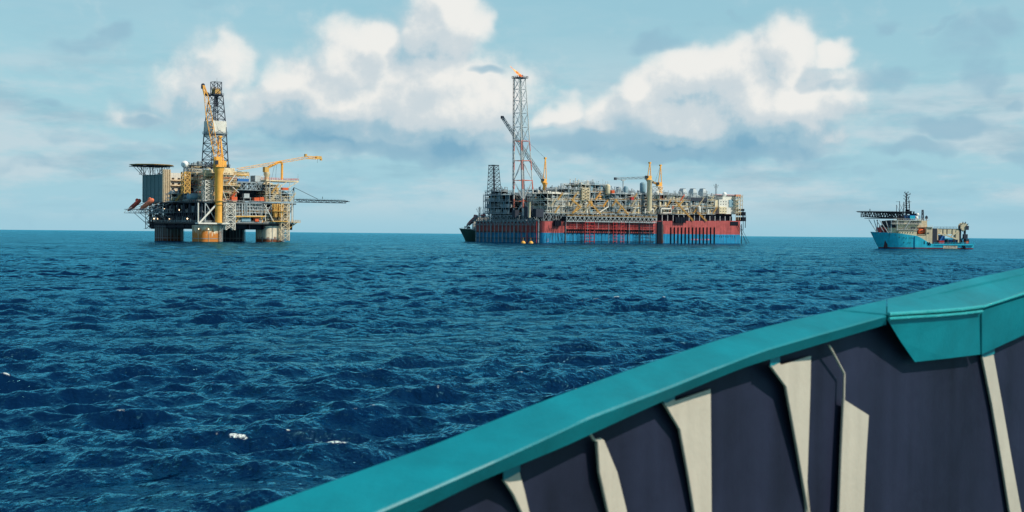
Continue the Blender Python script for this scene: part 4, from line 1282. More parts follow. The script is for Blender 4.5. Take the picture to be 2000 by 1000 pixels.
    m = MB(); m.boom(pa(463, 331, b - 1), pa(600, 307.5, b - 1), 1.4, 1.6, 14, .16, .09, x=False); m.boom(pa(600, 307.5, b - 1), pa(618, 308.5, b - 1), 1.6, 1.6, 2, .3, .2)
    m.build('boom', M['yellow'], cr)
    m = MB(); p = pa(622, 308, b - 1); m.cbox(p.x, p.y, p.z, 4.6, 1.6, 2.2); p = pa(597, 303.5, b - 1); m.cbox(p.x, p.y, p.z, 1.6, 1.4, 2.0); p = pa(627, 311, b - 1); m.cbox(p.x, p.y, p.z, 1.4, 1, 1.8)
    m.build('boom_head', M['ochre'], cr)
    m = MB(); m.tube(pa(536, 323, b), pa(530, 352, b), .09); m.tube(pa(540, 322, b), pa(538, 352, b), .09); m.tube(pa(620, 310, b - 1), pa(620, 318, b - 1), .08); m.build('hoist_cable', M['cable'], cr)
    # ---- burner boom at the right
    bo = empty('burner_boom', (0, 0, 0), 0, root)
    b = 0
    m = MB(); p = pa(577, 391, b); q = pa(683, 391, b)
    hgt = 1.4
    m.lattice([(p.x, b - 1, p.z - hgt), (p.x, b + 1, p.z - hgt), (p.x, b + 1, p.z + hgt * .4), (p.x, b - 1, p.z + hgt * .4)],
              [(q.x - 4, b - .8, p.z - hgt * .8), (q.x - 4, b + .8, p.z - hgt * .8), (q.x - 4, b + .8, p.z + hgt * .4), (q.x - 4, b - .8, p.z + hgt * .4)], 15, .24, .15, x=False)
    m.bar((q.x - 4, b, p.z), (q.x, b, p.z), .3); m.rail([(p.x, b - .9, p.z + .5), (q.x - 5, b - .9, p.z + .5)], .9, 3, .05); m.tube(pa(630, 389, b), pa(630, 384, b), .2); m.tube((p.x, b - .6, p.z + .4), (q.x - 2, b - .6, p.z + .4), .25)
    m.build('boom', M['dark'], bo)
    m = MB(); m.tube(pa(574, 396, b), pa(574, 366, b), .32); m.tube(pa(566, 394, b), pa(573.5, 367, b), .18); m.tube(pa(555, 390, b), pa(573, 368, b), .14); m.build('king_post', M['dark'], bo)
    m = MB(); m.tube(pa(574, 366, b - .5), pa(621, 389, b - .5), .16); m.tube(pa(574, 366, b + .5), pa(621, 389, b + .5), .16); m.each('stay_cable', M['cable'], bo)
    # working lamps under the decks
    lm = bpy.data.materials.new('lit_lamp_glass'); nt, N, L = nodes(lm)
    o = N.new('ShaderNodeOutputMaterial'); e = N.new('ShaderNodeEmission'); e.inputs[0].default_value = (1, .72, .42, 1); e.inputs[1].default_value = 5; L.new(e.outputs[0], o.inputs[0])
    M['lamp'] = lm
    for (px, py) in ((301, 427), (308, 427), (331, 427), (366, 427)):
        w = pb(px, py, A0 - .6); m = MB(); m.sphere(w, .42, 8, 5); m.build('work_lamp', lm, root)
    for (px, py) in ((388, 447), (407.5, 447.5), (321, 408), (350, 410)):
        w = pa(px, py, B0 - 1.0) if px > 380 else pb(px, py, A0 - .6); m = MB(); m.sphere(w, .34, 8, 5); m.build('work_lamp', lm, root)
    # lifeboats hanging in the davits
    def W(p): return fr.o + fr.A * p.x + fr.B * p.y + Vector((0, 0, p.z))
    lifeboat(None, W(pb(274, 390, -14)), W(pb(249, 412, -19)), 1.6, 'dark red lifeboat in the davits, outer one at the far left of the platform', paint('faded_red_boat_paint', (.42, .08, .06)), 'lifeboats on the left side of the platform')
    lifeboat(None, W(pb(299, 389, -15)), W(pb(272, 410, -20)), 1.7, 'orange lifeboat in the davits, nearer the accommodation block wall', paint('orange_boat_paint', (.78, .22, .12)), 'lifeboats on the left side of the platform')
    return root


rig()

# ------------------------------------------------------------------ the production vessel (storage barge)
FP = Frame(1060, 1083, R(40))


def fpso():
    fr = FP
    root = empty('production_vessel', fr.o, fr.ang)
    tag(root, 'long red and blue hulled oil production vessel with a tall burning flare tower', 'production ship')
    pa, pb, X, Z = fr.pa, fr.pb, fr.X, fr.Z
    LEN = X(1449, 0, 450)
    WID = pb(926, 455, 0).y
    zd = Z(432.5, 1075, 0)         # deck edge at the near corner
    zdf = Z(431, 1440, 0)          # deck edge at the far end (raised by the sheer)
    print('FPSO', LEN, WID, zd, zdf)
    hm = hull_paint()
    def zs(a): return zd + (zdf - zd) * max(0, a) / LEN
    # hull: rounded vertical corners, long flat side
    m = MB(); r = 4.0
    poly = []
    for cx, cy, t0 in ((LEN - r, WID - r, 0), (r, WID - r, 90), (r, r, 180), (LEN - r, r, 270)):
        for k in range(5):
            t = R(t0 + 22.5 * k); poly.append((cx + r * math.cos(t), cy + r * math.sin(t)))
    n = len(poly)
    m.add([(x, y, -4) for x, y in poly] + [(x, y, zs(x)) for x, y in poly],
          [tuple(range(n - 1, -1, -1)), tuple(range(n, 2 * n))] + [(k, (k + 1) % n, n + (k + 1) % n, n + k) for k in range(n)])
    m.build('hull', hm, root, smooth=True)
    # dark box as painted recess shade / fender pillar at two thirds and rubbing strips
    m = MB()
    a0 = X(1283, 0); a1 = X(1291, 0); m.box(a0, a1, -.9, -.02, -2, zs(a0) - .3); m.build('painted_recess', M['dark'], root)
    m = MB()
    m.tube((a1 + .6, -.8, -2), (a1 + .6, -.8, zs(a0)), .6, n=8); m.tube((a1 + 2.2, -.6, -2), (a1 + 2.2, -.6, zs(a0) - 3), .35, n=8); m.build('fender_post', M['colshade_brown'], root)
    for k in range(13):
        px = 1311 + k * 7.08; z = Z(444, px, 0)
        m = MB(); m.tube((X(px, -.6), -.55, -2), (X(px, -.6), -.55, z), .5, n=8)
        m.build('fender_post', M['dark'], root)
    # shaded end: caissons and vertical risers hanging down
    m = MB()
    for k in range(17):
        y = 4 + (WID - 8) * k / 16
        m.tube((-1.2, y, -2), (-1.2, y, zd + 1.5), .42 if k % 3 else .6, n=6)
    m.build('riser_pipe', M['grey'], root)
    m = MB()
    for z in (3.5, 9, zd - .5): m.box(-1.4, -.02, 3, WID - 3, z, z + .3)
    m.build('riser_guide', M['hullgreen'], root)
    # pipe frames over the near corner end (ladders with rungs)
    m = MB()
    for (x0, x1) in ((1031, 1048), (1018, 1029)):
        p = pb(x0, 440, -2.5); q = pb(x1, 440, -2.5)
        for z in (0, 4, 9, 13, zd): m.bar((-2.5, p.y, z), (-2.5, q.y, z), .18)
        for y in (p.y, q.y): m.bar((-2.5, y, -2), (-2.5, y, zd), .22)
    m.build('access_frame', M['red'], root)
    # long riser balcony along the side: outriggers, frames, grid
    xa, xb = 1106, 1282
    a0, a1 = X(xa, -3), X(xb, -3)
    zt = Z(424, 1190, -3); zb = Z(433, 1190, -3)
    m = MB(); m.box(a0, a1, -3.6, 2, zt - .3, zt); m.box(a0, a1, -3.2, -.01, zb - .5, zb - .1)
    m.truss((a0, -3.2, zb), (a1, -3.2, zb), zt - zb - .3, 21, .22, .2, 'v'); m.build('riser_balcony', M['lgrey'], root)
    m = MB(); m.box(a0, a1, 1.5, 2.2, zd, zt - .31); m.build('balcony_back_wall', M['dark'], root)
    m = MB(); m.rail([(a0, -3.6, zt), (a1, -3.6, zt)], 1.2, 2, .08); m.build('handrail', M['ochre'], root)
    z1 = Z(447, 1190, -3)
    mr_ = MB(); md = MB(); ml = MB()
    nseg = 26
    for k in range(nseg + 1):
        a = a0 + (a1 - a0) * k / nseg
        (md if k % 3 else ml).bar((a, -2.6, z1 if k % 2 else -1), (a, -2.6, zb), .2)
        mr_.bar((a + 1.5, -1.4, z1), (a + 1.5, -1.4, zb), .16)
    for z in (zb - 3.2, z1 + .6): mr_.bar((a0 + 6, -1.6, z), (a1, -1.6, z), .2)
    # drop-shaped collars under the riser slots
    for k in range(44):
        a = a0 + 2 + (a1 - a0 - 4) * k / 43; md.box(a - .55, a + .55, -1.4, -.2, z1 - 2.2, z1 - .6)
        if k % 2: md.bar((a, -.6, z1 - 5), (a + 1.3, -.6, z1 - 3.8), .22)
    mr_.build('riser_frame', M['red'], root); md.build('riser_pipe', M['dark'], root); ml.build('riser_frame', M['grey'], root)
    m = MB(); m.bar((a0, -.5, z1 - 3.6), (a1, -.5, z1 - 3.6), .3); m.bar((a0, -.4, 1.2), (a1, -.4, 1.2), .25); m.build('rubbing_strake', M['dark'], root)
    for (x0, x1) in ((1143, 1161), (1198, 1205), (1213, 1219), (1248, 1256), (1262, 1281)):
        m = MB(); p, q = X(x0, -4), X(x1, -4)
        for z in [-1 + 2.6 * j for j in range(8)]:
            if z < zb: m.bar((p, -4, z), (q, -4, z), .17)
        for a in ([p, q] if x1 - x0 < 10 else [p, (p + q) / 2, q]): m.bar((a, -4, -1.5), (a, -4, zb), .22); m.bar((a, -4, zb - 1), (a, 0, zb - 1), .15)
        m.build('ladder_frame', M['dgrey' if x0 > 1240 else 'red'], root)
    for px in (1104, 1137, 1161, 1200, 1226, 1250):
        m = MB(); m.tube((X(px, -3), -3, -2), (X(px, -3), -3, zb), .45, n=6); m.build('riser_pipe', M['dark'], root)
    # hawse gear at 1080-1095 and 1320-1335 with hanging hoses
    for x0, x1, yy0, yy1, w_ in ((1083, 1095, 430, 441, .8), (1318, 1338, 424, 435, 1.0)):
        m = MB(); p, q = X(x0, -1.5), X(x1, -1.5); zz0, zz1 = Z(yy1, x0, -1.5), Z(yy0, x0, -1.5)
        m.box(p, q, -2.2, -.02, zz0, zz1)
        for k in range(5): m.bar((p + (q - p) * k / 4, -2.4, zz0 - .5), (p + (q - p) * k / 4, -2.4, zz1 + 1), .2)
        m.each('fairlead', M['dark'], root)
    m = MB()
    for k, (x0, x1) in enumerate(((1084, 1078), (1087, 1086), (1090, 1093), (1093, 1100), (1072, 1068))):
        p = pa(x0, 440, -1.2); q = pa(x1, 476, -2.5); mid = (p + q) / 2; mid.x -= 1.2
        m.path([p, mid, q], .16)
    m.each('mooring_hose', M['cable'], root)
    # scuttle squares and pink draught marks on the plating
    m = MB(); px = 1073
    for dx, dy in ((0, 0), (3.2, 0), (0, 2.5), (3.2, 2.5)): fr.pbox(m, px + dx, px + dx + 1.4, 446 + dy, 447.6 + dy, -.08, -.02)
    m.each('hull_opening', M['dark'], root)
    pink = paint('faded_pink_marking_paint', (.55, .15, .22), streak=False, var=.1)
    def utext(px, py, h, s):
        """letters built from strokes on the side plating"""
        G = {'U': [(0, 1, 0, 0), (0, 0, .6, 0), (.6, 0, .6, 1)], 'I': [(0, 0, 0, 1)]}
        m = MB(); x = X(px, 0); z = Z(py, px, 0)
        for ch in s:
            for (x0, z0, x1, z1) in G[ch]:
                m.bar((x + x0 * h, -.08, z + z0 * h), (x + x1 * h, -.08, z + z1 * h), .16)
            x += h * 1.2
        m.build('hull_marking', pink, root)
    utext(1068, 472, 2.6, 'U')
    m = MB(); rnd = random.Random(3)
    for k in range(9):
        px = 1345 + k * 5.4; fr.pbox(m, px, px + rnd.uniform(1.6, 3.2), 466.5, 469, -.08, -.02)
    m.build('hull_marking', pink, root)
    m = MB()
    for k in range(9):
        px = 1401 + k * 4.2; fr.pbox(m, px, px + .8, 460.5, 462.5 + (k % 3), -.08, -.02)
    m.each('hull_opening', M['dark'], root)

    # ---- deck level: pipe racks and the module decks
    zmod = Z(417, 1180, 4); zm2 = Z(392, 1180, 4)
    m = MB(); m.box(2, LEN - 2, 2.3, WID - 2, zd + .02, zd + .5); m.build('main_deck', M['deck'], root)
    m = MB()
    k = 0; a = 5
    while a < LEN - 5:
        for y in (5, 20, 40, 60, WID - 6): m.bar((a, y, zd), (a, y, zmod), .4)
        a += 7
    m.build('module_stool', M['lgrey'], root)
    m = MB()
    for y in (3.5, 12, 30): m.truss((4, y, zd + .5), (X(1280, y), y, zd + .5), zmod - zd - 1, 24, .25, .22, 'x')
    for x in (2.5, 12): m.truss((x, 4, zd + .5), (x, WID - 4, zd + .5), zmod - zd - 1, 12, .25, .22, 'x')
    m.build('pipe_rack', M['grey'], root)
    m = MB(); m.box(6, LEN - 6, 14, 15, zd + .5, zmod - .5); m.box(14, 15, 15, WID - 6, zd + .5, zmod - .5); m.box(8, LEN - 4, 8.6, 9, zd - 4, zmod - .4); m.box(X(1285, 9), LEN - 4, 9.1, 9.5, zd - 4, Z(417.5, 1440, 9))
    m.build('shade_backing', M['dark'], root)  # dark sheets close the gap under the modules, standing in for shade

    def module(nm, x0, x1, ys, b, dep, seed, top=5, ntop=14, **kw):
        e = empty(nm, (0, 0, 0), 0, root)
        a0 = X(x0, b); a1 = X(x1, b)
        for i in range(len(ys) - 1):
            za_ = Z(ys[i], (x0 + x1) / 2, b); zb2 = Z(ys[i + 1], (x0 + x1) / 2, b)
            clutter(e, a0, a1, b, b + dep, za_, zb2, seed + i * 17, **kw)
        m = MB(); m.box(a0 - .3, a1 + .3, b - .3, b + dep, zb2 - .3, zb2); top_bits(m, a0, a1, b, b + dep * .7, zb2, seed, top, ntop)
        m.railrect(a0, a1, b, b + dep, zb2, 1.2, 2.5, .08)
        m.build('top_deck', M[kw.get('frame', 'lgrey')], e)
        return e
    G = dict(cols=('lgrey', 'white', 'lgrey'), frame='lgrey', accent=('ochre', 'cream'), s=.8, rows=2)
    module('process_module', 1069, 1108, [417, 403, 391, 378], 4, 26, 101, **dict(G, frame='white'))
    module('process_module', 1110, 1133, [417, 404, 391, 379, 369], 4, 26, 102, **dict(G, cols=('grey', 'lgrey', 'cream')))
    module('process_module', 1134, 1152, [417, 404, 391, 377, 360], 4, 24, 103, **dict(G, cols=('white', 'cream', 'lgrey'), frame='white'))
    module('process_module', 1153, 1190, [417, 404, 391, 376, 361], 5, 24, 104, **dict(G, cols=('tank', 'white', 'lgrey'), accent=('yellow', 'ochre')))
    module('process_module', 1191, 1222, [417, 404, 391, 378], 4, 26, 105, top=6, **dict(G, cols=('grey', 'tank', 'lgrey')))
    module('process_module', 1223, 1252, [417, 404, 391, 379], 4, 26, 106, **dict(G, cols=('lgrey', 'grey', 'white')))
    module('process_module', 1254, 1284, [418, 404, 392, 380], 7, 26, 107, **dict(G, cols=('grey', 'white', 'lgrey'), frame='grey'))
    module('process_module', 1288, 1348, [418, 405, 392, 381], 5, 26, 108, **dict(G, cols=('cream', 'lgrey', 'white'), accent=('ochre', 'orange')))
    module('process_module', 1349, 1380, [418, 404, 386], 6, 26, 109, **dict(G, cols=('lgrey', 'white', 'tank')))
    module('process_module', 1381, 1397, [418, 405, 393, 383], 5, 24, 110, **dict(G, cols=('white', 'cream', 'lgrey')))
    # second and third rows, seen over the first and at the shaded end
    rnd = random.Random(21)
    def rowmod(b, dep, segs, seed, G2):
        for k, (x0, x1, yt) in enumerate(segs):
            e = empty('process_module', (0, 0, 0), 0, root)
            a0 = X(x0, b); a1 = X(x1, b); zt = Z(yt, (x0 + x1) / 2, b)
            n = max(2, int((zt - zmod) / 6)); h = (zt - zmod) / n
            for i in range(n): clutter(e, a0, a1, b, b + dep, zmod + i * h, zmod + (i + 1) * h, seed + k * 31 + i, **G2)
            m = MB(); m.box(a0 - .3, a1 + .3, b - .3, b + dep, zt - .3, zt); top_bits(m, a0, a1, b, b + dep, zt, seed + k, 5, 16); m.railrect(a0, a1, b, b + dep, zt, 1.2, 3, .08)
            m.build('top_deck', M['grey'], e)
    def at_b(b): return X(1060, 0) and (pb(1000, 420, 3).y)
    GS = dict(cols=('grey', 'lgrey', 'tank'), frame='grey', accent=('lgrey', 'ochre'), s=1.0, rows=2)
    # px of a=3 on plane b differs, so give pixel ranges on each plane
    def pxa(a, b):
        w = fr.o + fr.A * a + fr.B * b; return 1000 + F * w.x / w.y
    rowmod(34, 20, [(pxa(15, 34), 1075, 383), (1077, 1112, 372), (1114, 1150, 370), (1152, 1190, 364), (1192, 1240, 374), (1242, 1290, 378), (1292, 1340, 379)], 300, GS)
    rowmod(58, 22, [(pxa(4, 58), 1003, 374), (1005, 1045, 380), (1047, 1100, 372), (1102, 1140, 368), (1142, 1180, 362), (1182, 1240, 378)], 500, GS)
    # stairs between levels in ochre
    for (x0, y0, x1, y1) in ((1116, 391, 1133, 405), (1133, 405, 1117, 417), (1149, 394, 1172, 418), (1201, 391, 1226, 419), (1318, 393, 1352, 431), (1362, 416, 1378, 432), (1334, 392, 1322, 404)):
        p = pa(x0, y0, 0); q = pa(x1, y1, 0); m = MB(); m.stair(Vector((q.x, -1.2, q.z)), Vector((p.x, -1.2, p.z)), 1.2, .17); m.build('stairway', M['ochre'], root)
    # distinct vessels, ducts, exhausts
    def tank(px, y0, y1, w, b, mat='tank', nm='storage_tank'):
        c = pa(px, y1, b); zt = Z(y0, px, b); m = MB(); r = w / 2.4 / 1.0 / 2
        m.capsule((c.x, b, c.z + r * .4), (c.x, b, zt - r * .4), r, 14); return m.build(nm, M[mat], root, smooth=True)
    tank(1255.5, 357, 376, 13, 12); tank(1208, 366, 383, 12, 18, 'grey'); tank(1222, 364, 381, 9, 30, 'tank'); tank(1283, 374, 381, 9, 14, 'white'); tank(1365, 403, 415, 8, 4, 'white'); tank(1187, 361, 379, 10, 3, 'cream')
    for px in (1333.5, 1353, 1372):
        e = empty('exhaust_stack', (0, 0, 0), 0, root); b = 16; c = pa(px, 386, b); h = Z(369, px, b); w = 2.5
        m = MB(); m.taper(c.x, b, c.z - 2, h - 2.5, w * 1.05, w * 1.2, w * 1.05, w * 1.2); m.taper(c.x, b, h - 2.5, h, w * 1.05, w * 1.2, w * .62, w * .8); m.build('casing', M['lgrey'], e)
        m = MB()
        for k in range(4): m.box(c.x - w * 1.1, c.x + w * 1.1, b - w * 1.26, b - w * 1.2, c.z + 1.2 * k, c.z + 1.2 * k + .3)
        m.box(c.x - w * .66, c.x + w * .66, b - w * .84, b + w * .84, h, h + .3); m.build('band', M['dgrey'], e)
    m = MB(); fr.pbox(m, 1340, 1382, 386, 393, 5.5, 9); m.build('duct_housing', M['dgrey'], root)
    m = MB(); P = [pa(1291, 416, 3.6), pa(1291, 408, 3.6), pa(1309, 408, 3.6), pa(1309, 400, 3.6)]; m.path(P, .75, 8)
    m.path([pa(1294, 416, 3.4), pa(1311, 416, 3.4), pa(1311, 400, 3.4)], .5, 8); m.path([pa(1336, 409, 4), pa(1344, 408, 4), pa(1344, 416, 4)], .5, 8); m.path([pa(1100, 382, 3.4), pa(1100, 379, 3.4), pa(1110, 379, 3.4)], .5, 8)
    m.path([pa(1260, 417, 3.4), pa(1260, 409, 3.4), pa(1276, 409, 3.4), pa(1276, 417, 3.4)], .55, 8); m.path([pa(1166, 418, 3.0), pa(1188, 404, 3.0), pa(1188, 393, 3.0)], .45, 8)
    m.build('large_pipe', M['white'], root)
    m = MB(); tp = pa(1141, 391, 3.2); 
    m.lattice([(X(1136, 3), 2.2, Z(391, 1141, 3)), (X(1149, 3), 2.2, Z(391, 1141, 3)), (X(1149, 3), 3.8, Z(391, 1141, 3)), (X(1136, 3), 3.8, Z(391, 1141, 3))],
              [(X(1136, 3), 2.2, Z(367, 1141, 3)), (X(1149, 3), 2.2, Z(367, 1141, 3)), (X(1149, 3), 3.8, Z(367, 1141, 3)), (X(1136, 3), 3.8, Z(367, 1141, 3))], 4, .3, .22)
    m.build('lattice_tower', M['cream'], root)
    m = MB()
    for px in (1140, 1165): fr.pbox(m, px - 4, px + 4, 357, 361, 8, 14)
    m.each('cooler', M['tank'], root)
    m = MB(); p = pa(1116.5, 358, 10); m.tube((p.x, 10, p.z - 7), p, .2); m.cbox(p.x, 10, p.z, 4.5, 1, .6); m.tube((p.x + 2, 10, p.z), (p.x + 2, 10, p.z + 3), .15); m.build('radar_mast', M['dgrey'], root)
    # ---- living quarters at the far end
    lq = empty('accommodation_block', (0, 0, 0), 0, root)
    m = MB(); fr.pbox(m, 1404, 1441, 390, 418, 5, 40); fr.pbox(m, 1411, 1436, 384, 390, 6, 36); m.build('wall', M['white'], lq)
    m = MB(); fr.pbox(m, 1405, 1419, 404, 417, 4, 4.98); fr.pbox(m, 1396, 1403.5, 391, 405, 6, 14); m.each('wall', M['cream'], lq)
    m = MB(); fr.pbox(m, 1424, 1432, 390, 404, 4.4, 4.98); m.each('louvre_panel', M['tank'], lq)
    m = MB()
    for y in (393, 398, 407, 412):
        for k in range(3): fr.pbox(m, 1407 + k * 5, 1408.6 + k * 5, y, y + 1.6, 3.9 if y > 403 else 4.9, 4.99)
    m.each('window', M['glass'], lq)
    m = MB()
    p, q = X(1434, 3), X(1447, 3)
    for y in (416, 408, 400, 392, 384): z = Z(y, 1440, 3); m.box(p, q, 1, 6, z - .25, z); m.rail([(p, 1, z), (q, 1, z), (q, 6, z)], 1.2, 2, .09)
    for k in range(4): m.bar((p + (q - p) * k / 3, 1, Z(430, 1440, 3)), (p + (q - p) * k / 3, 1, Z(380, 1440, 3)), .25)
    for ya, yb_ in ((416, 408), (408, 400), (400, 392), (392, 384)): m.bar((p, 1.5, Z(ya, 1440, 3)), (q, 1.5, Z(yb_, 1440, 3)), .25)
    m.build('stair_tower', M['pbeige'], lq)
    hd = empty('helideck', (0, 0, 0), 0, root)
    m = MB(); z = Z(382, 1430, 14); p, q = X(1396, 14), X(1447, 14); m.box(p, q + 1, 14, 34, z - .5, z); m.build('landing_deck', M['deck'], hd)
    m = MB(); m.truss((p, 14, z - 2.6), (q, 14, z - 2.6), 2.1, 10, .2, .18, 'x'); m.build('support_truss', M['dgrey'], hd)
    m = MB(); m.railrect(p, q, 14, 34, z, .9, 2, .1); fr.pbox(m, 1437, 1447, 380, 383.5, 12, 13.9); m.build('safety_net', M['orange'], hd)
    m = MB(); c = pa(1415, 379.5, 10); m.sphere(c, 2.1, 18, 10); d = m.build('radome', M['radome'], root, smooth=True)
    m = MB(); m.tube((c.x, c.y, c.z - 5), (c.x, c.y, c.z - 1.6), .6, n=8); m.build('mast', M['grey'], d)
    m = MB(); p = pa(1398.5, 384, 10); q = pa(1398.5, 359, 10); m.boom(p, q, 1.2, .6, 7, .12, .08); 
    for y, w in ((362, 3.2), (366, 2.2), (364, 1.6)): s_ = pa(1398.5, y, 10); m.bar((s_.x - w, 10, s_.z), (s_.x + w, 10, s_.z), .13); m.bar((s_.x - w, 10, s_.z - .8), (s_.x - w, 10, s_.z + .8), .13); m.bar((s_.x + w, 10, s_.z - .8), (s_.x + w, 10, s_.z + .8), .13)
    m.build('aerial_mast', M['grey'], root)
    # hanging offloading station and mooring lines off the far end
    m = MB(); a = LEN + .3
    for (y0, y1, w) in ((408, 412, 3), (414, 421, 5), (424, 432, 5.5)):
        p = pa(1448, y1, 2); m.box(a, a + w, 0, 8, p.z, Z(y0, 1448, 2))
    m.bar((a + 1.5, 0, Z(412, 1448, 2)), (a + 1.5, 0, Z(450, 1448, 0)), .25); m.bar((a + 4.5, 0, Z(432, 1448, 2)), (a + 4.5, 0, Z(445, 1448, 2)), .3)
    m.rail([(a, 0, Z(424, 1448, 2)), (a + 5.5, 0, Z(424, 1448, 2))], 1.2, 1.5, .1)
    m.build('offloading_station', M['dark'], root)
    m = MB(); m.tube((LEN - 1.2, -.6, -2), (LEN - 1.2, -.6, Z(438, 1448, 0)), .35); fr.pbox(m, 1427, 1442, 433, 440, -.5, -.02); m.build('end_pipe', M['dark'], root)
    for (x0, y0, x1) in ((1440, 438, 1460), (1444, 437, 1464), (1446, 445, 1457)):
        m = MB(); m.tube(pa(x0, y0, -1), pa(x1, 477, -1), .18); m.each('mooring_line', M['cable'], root)

    # ---- shaded end: galleries under the flare tower and gallery tower at the left
    m = MB(); z = Z(425, 1000, 30)
    m.box(-3, 2, 6, WID - 1, zd + .1, zd + .4); m.rail([(-3, 6, zd + .4), (-3, WID - 1, zd + .4)], 1.3, 2.5, .1)
    m.truss((-2.6, 6, zd - 3), (-2.6, WID - 2, zd - 3), 3, 18, .2, .2, 'v')
    m.box(-2.5, 2, WID * .3, WID - 2, zd + 4.6, zd + 4.9); m.truss((-2.4, WID * .3, zd + .4), (-2.4, WID - 3, zd + .4), 4.2, 12, .22, .2, 'x')
    m.build('end_gallery', M['grey'], root)
    e = empty('end_module', (0, 0, 0), 0, root)
    # stacked dark galleries between 945 and 1000
    y0 = pb(998, 420, 3).y; y1 = pb(947, 420, 3).y
    zz = [Z_ for Z_ in (pb(975, 417, 3).z, pb(975, 405, 3).z, pb(975, 393, 3).z, pb(975, 381, 3).z)]
    m = MB(); m2 = MB(); m3 = MB()
    for i, z in enumerate(zz):
        m.box(1, 14, y0, y1, z - .4, z); m.rail([(1, y0, z), (1, y1, z)], 1.2, 2.5, .1)
        if i < 3:
            for k in range(8): yk = y0 + (y1 - y0) * k / 7; m.bar((1.2, yk, z), (1.2, yk, zz[i + 1]), .28)
            for k in range(5): yk = y0 + 1 + rnd.uniform(0, 1) * (y1 - y0 - 5); m2.box(3, 6, yk, yk + rnd.uniform(1.5, 4), z, z + rnd.uniform(2, 4))
            for k in range(7): yk = y0 + 1 + rnd.uniform(0, 1) * (y1 - y0 - 2); m3.tube((2, yk, z), (2, yk, zz[i + 1]), .3)
    m.build('steel_frame', M['grey'], e); m2.build('equipment', M['lgrey'], e); m3.build('pipework', M['tank'], e)
    m = MB(); m.box(7, 8, y0, y1, zz[0], zz[3]); m.build('shade_backing', M['dark'], e)  # dark sheet standing in for shade within the galleries
    # small square lattice tower
    def ltower(x0, x1, x0t, x1t, yb, yt, a, n, mat, nm, cap=True):
        p = pb(x1, yb, a); q = pb(x0, yb, a); pt = pb(x1t, yt, a); qt = pb(x0t, yt, a)
        w = (q.y - p.y) * .55; wt = (qt.y - pt.y) * .55; cy = (p.y + q.y) / 2; ct = (pt.y + qt.y) / 2
        def s4(c, w, z): return [(a - w / 2, c - w / 2, z), (a + w / 2, c - w / 2, z), (a + w / 2, c + w / 2, z), (a - w / 2, c + w / 2, z)]
        m = MB(); m.lattice(s4(cy, w, p.z), s4(ct, wt, pt.z), n, .24, .15)
        if cap: m.box(a - wt / 2 - .4, a + wt / 2 + .4, ct - wt / 2 - .4, ct + wt / 2 + .4, pt.z, pt.z + .5)
        m.tube((a, cy, p.z), (a, ct, pt.z - 1), .5)
        return m.build(nm, M[mat], root)
    ltower(954, 977, 956.5, 972, 382, 323, 8, 8, 'dgrey', 'cold_vent_tower')
    # ---- flare tower
    ft = empty('flare_tower', (0, 0, 0), 0, root)
    bw = paint('red_and_white_banded_paint', (.62, .60, .57), rust=.08)
    nt = bw.node_tree; N = nt.nodes; L = nt.links; sc = [n for n in N if n.type == 'VECT_MATH'][0]
    zb_ = Z(425, 1025, 10); zt_ = pb(1016, 153, 4).z
    tc = N.new('ShaderNodeTexCoord'); sp = N.new('ShaderNodeSeparateXYZ'); L.new(tc.outputs['Object'], sp.inputs[0])
    wv = N.new('ShaderNodeMath'); wv.operation = 'MULTIPLY_ADD'; L.new(sp.outputs[2], wv.inputs[0]); wv.inputs[1].default_value = 1 / 16.0; wv.inputs[2].default_value = -zb_ / 16.0
    frc = N.new('ShaderNodeMath'); frc.operation = 'FRACT'; L.new(wv.outputs[0], frc.inputs[0])
    gt = N.new('ShaderNodeMath'); gt.operation = 'GREATER_THAN'; L.new(frc.outputs[0], gt.inputs[0]); gt.inputs[1].default_value = .5
    lt = N.new('ShaderNodeMath'); lt.operation = 'LESS_THAN'; L.new(sp.outputs[2], lt.inputs[0]); lt.inputs[1].default_value = zb_ + 66
    an = N.new('ShaderNodeMath'); an.operation = 'MULTIPLY'; L.new(gt.outputs[0], an.inputs[0]); L.new(lt.outputs[0], an.inputs[1])
    mx = N.new('ShaderNodeMix'); mx.data_type = 'RGBA'; L.new(an.outputs[0], mx.inputs[0]); mx.inputs[6].default_value = (.60, .59, .56, 1); mx.inputs[7].default_value = (.62, .20, .15, 1)
    L.new(mx.outputs[2], sc.inputs[0])
    # corner positions chosen so that the left face is upright and the others rake
    a_b, s_b = 3.0, 12.4; a_t, s_t = 1.0, 6.4
    yb0 = pb(1046 - s_b * 1.82, 425, a_b).y
    cyb = yb0; cyt = None
    def corners(a0, cy, s, z): return [(a0, cy, z), (a0 + s, cy, z), (a0 + s, cy + s, z), (a0, cy + s, z)]
    # left corner (a0, cy+s) must sit at px 1004 at the base and 1005 at the top
    cb = pb(1003.5, 425, a_b).y - s_b; ct = pb(1005, 155, a_t).y - s_t
    B = corners(a_b, cb, s_b, zb_); T = corners(a_t, ct, s_t, zt_)
    m = MB(); B_ = [V(p) for p in B]; T_ = [V(p) for p in T]
    for k in range(4): m.tube(B_[k], T_[k], .62, .32, n=8)
    m.build('leg', bw, ft, smooth=True)
    m = MB(); mrd = MB()
    ys = [425, 392, 352, 314, 276, 249, 222, 198, 176, 155]
    ts = [(425 - y) / 270 for y in ys]
    for i in range(len(ts) - 1):
        lo = [B_[k].lerp(T_[k], ts[i]) for k in range(4)]; hi = [B_[k].lerp(T_[k], ts[i + 1]) for k in range(4)]
        for k in range(4):
            j = (k + 1) % 4; r = .30 - .012 * i
            (mrd if i < 4 else m).bar(hi[k], hi[j], r)
            if i < 4:
                if (i + k) % 2: m.tube(lo[k], hi[j], r)
                else: m.tube(lo[j], hi[k], r)
            else:
                m.bar(lo[k], hi[j], r * .8); m.bar(lo[j], hi[k], r * .8)
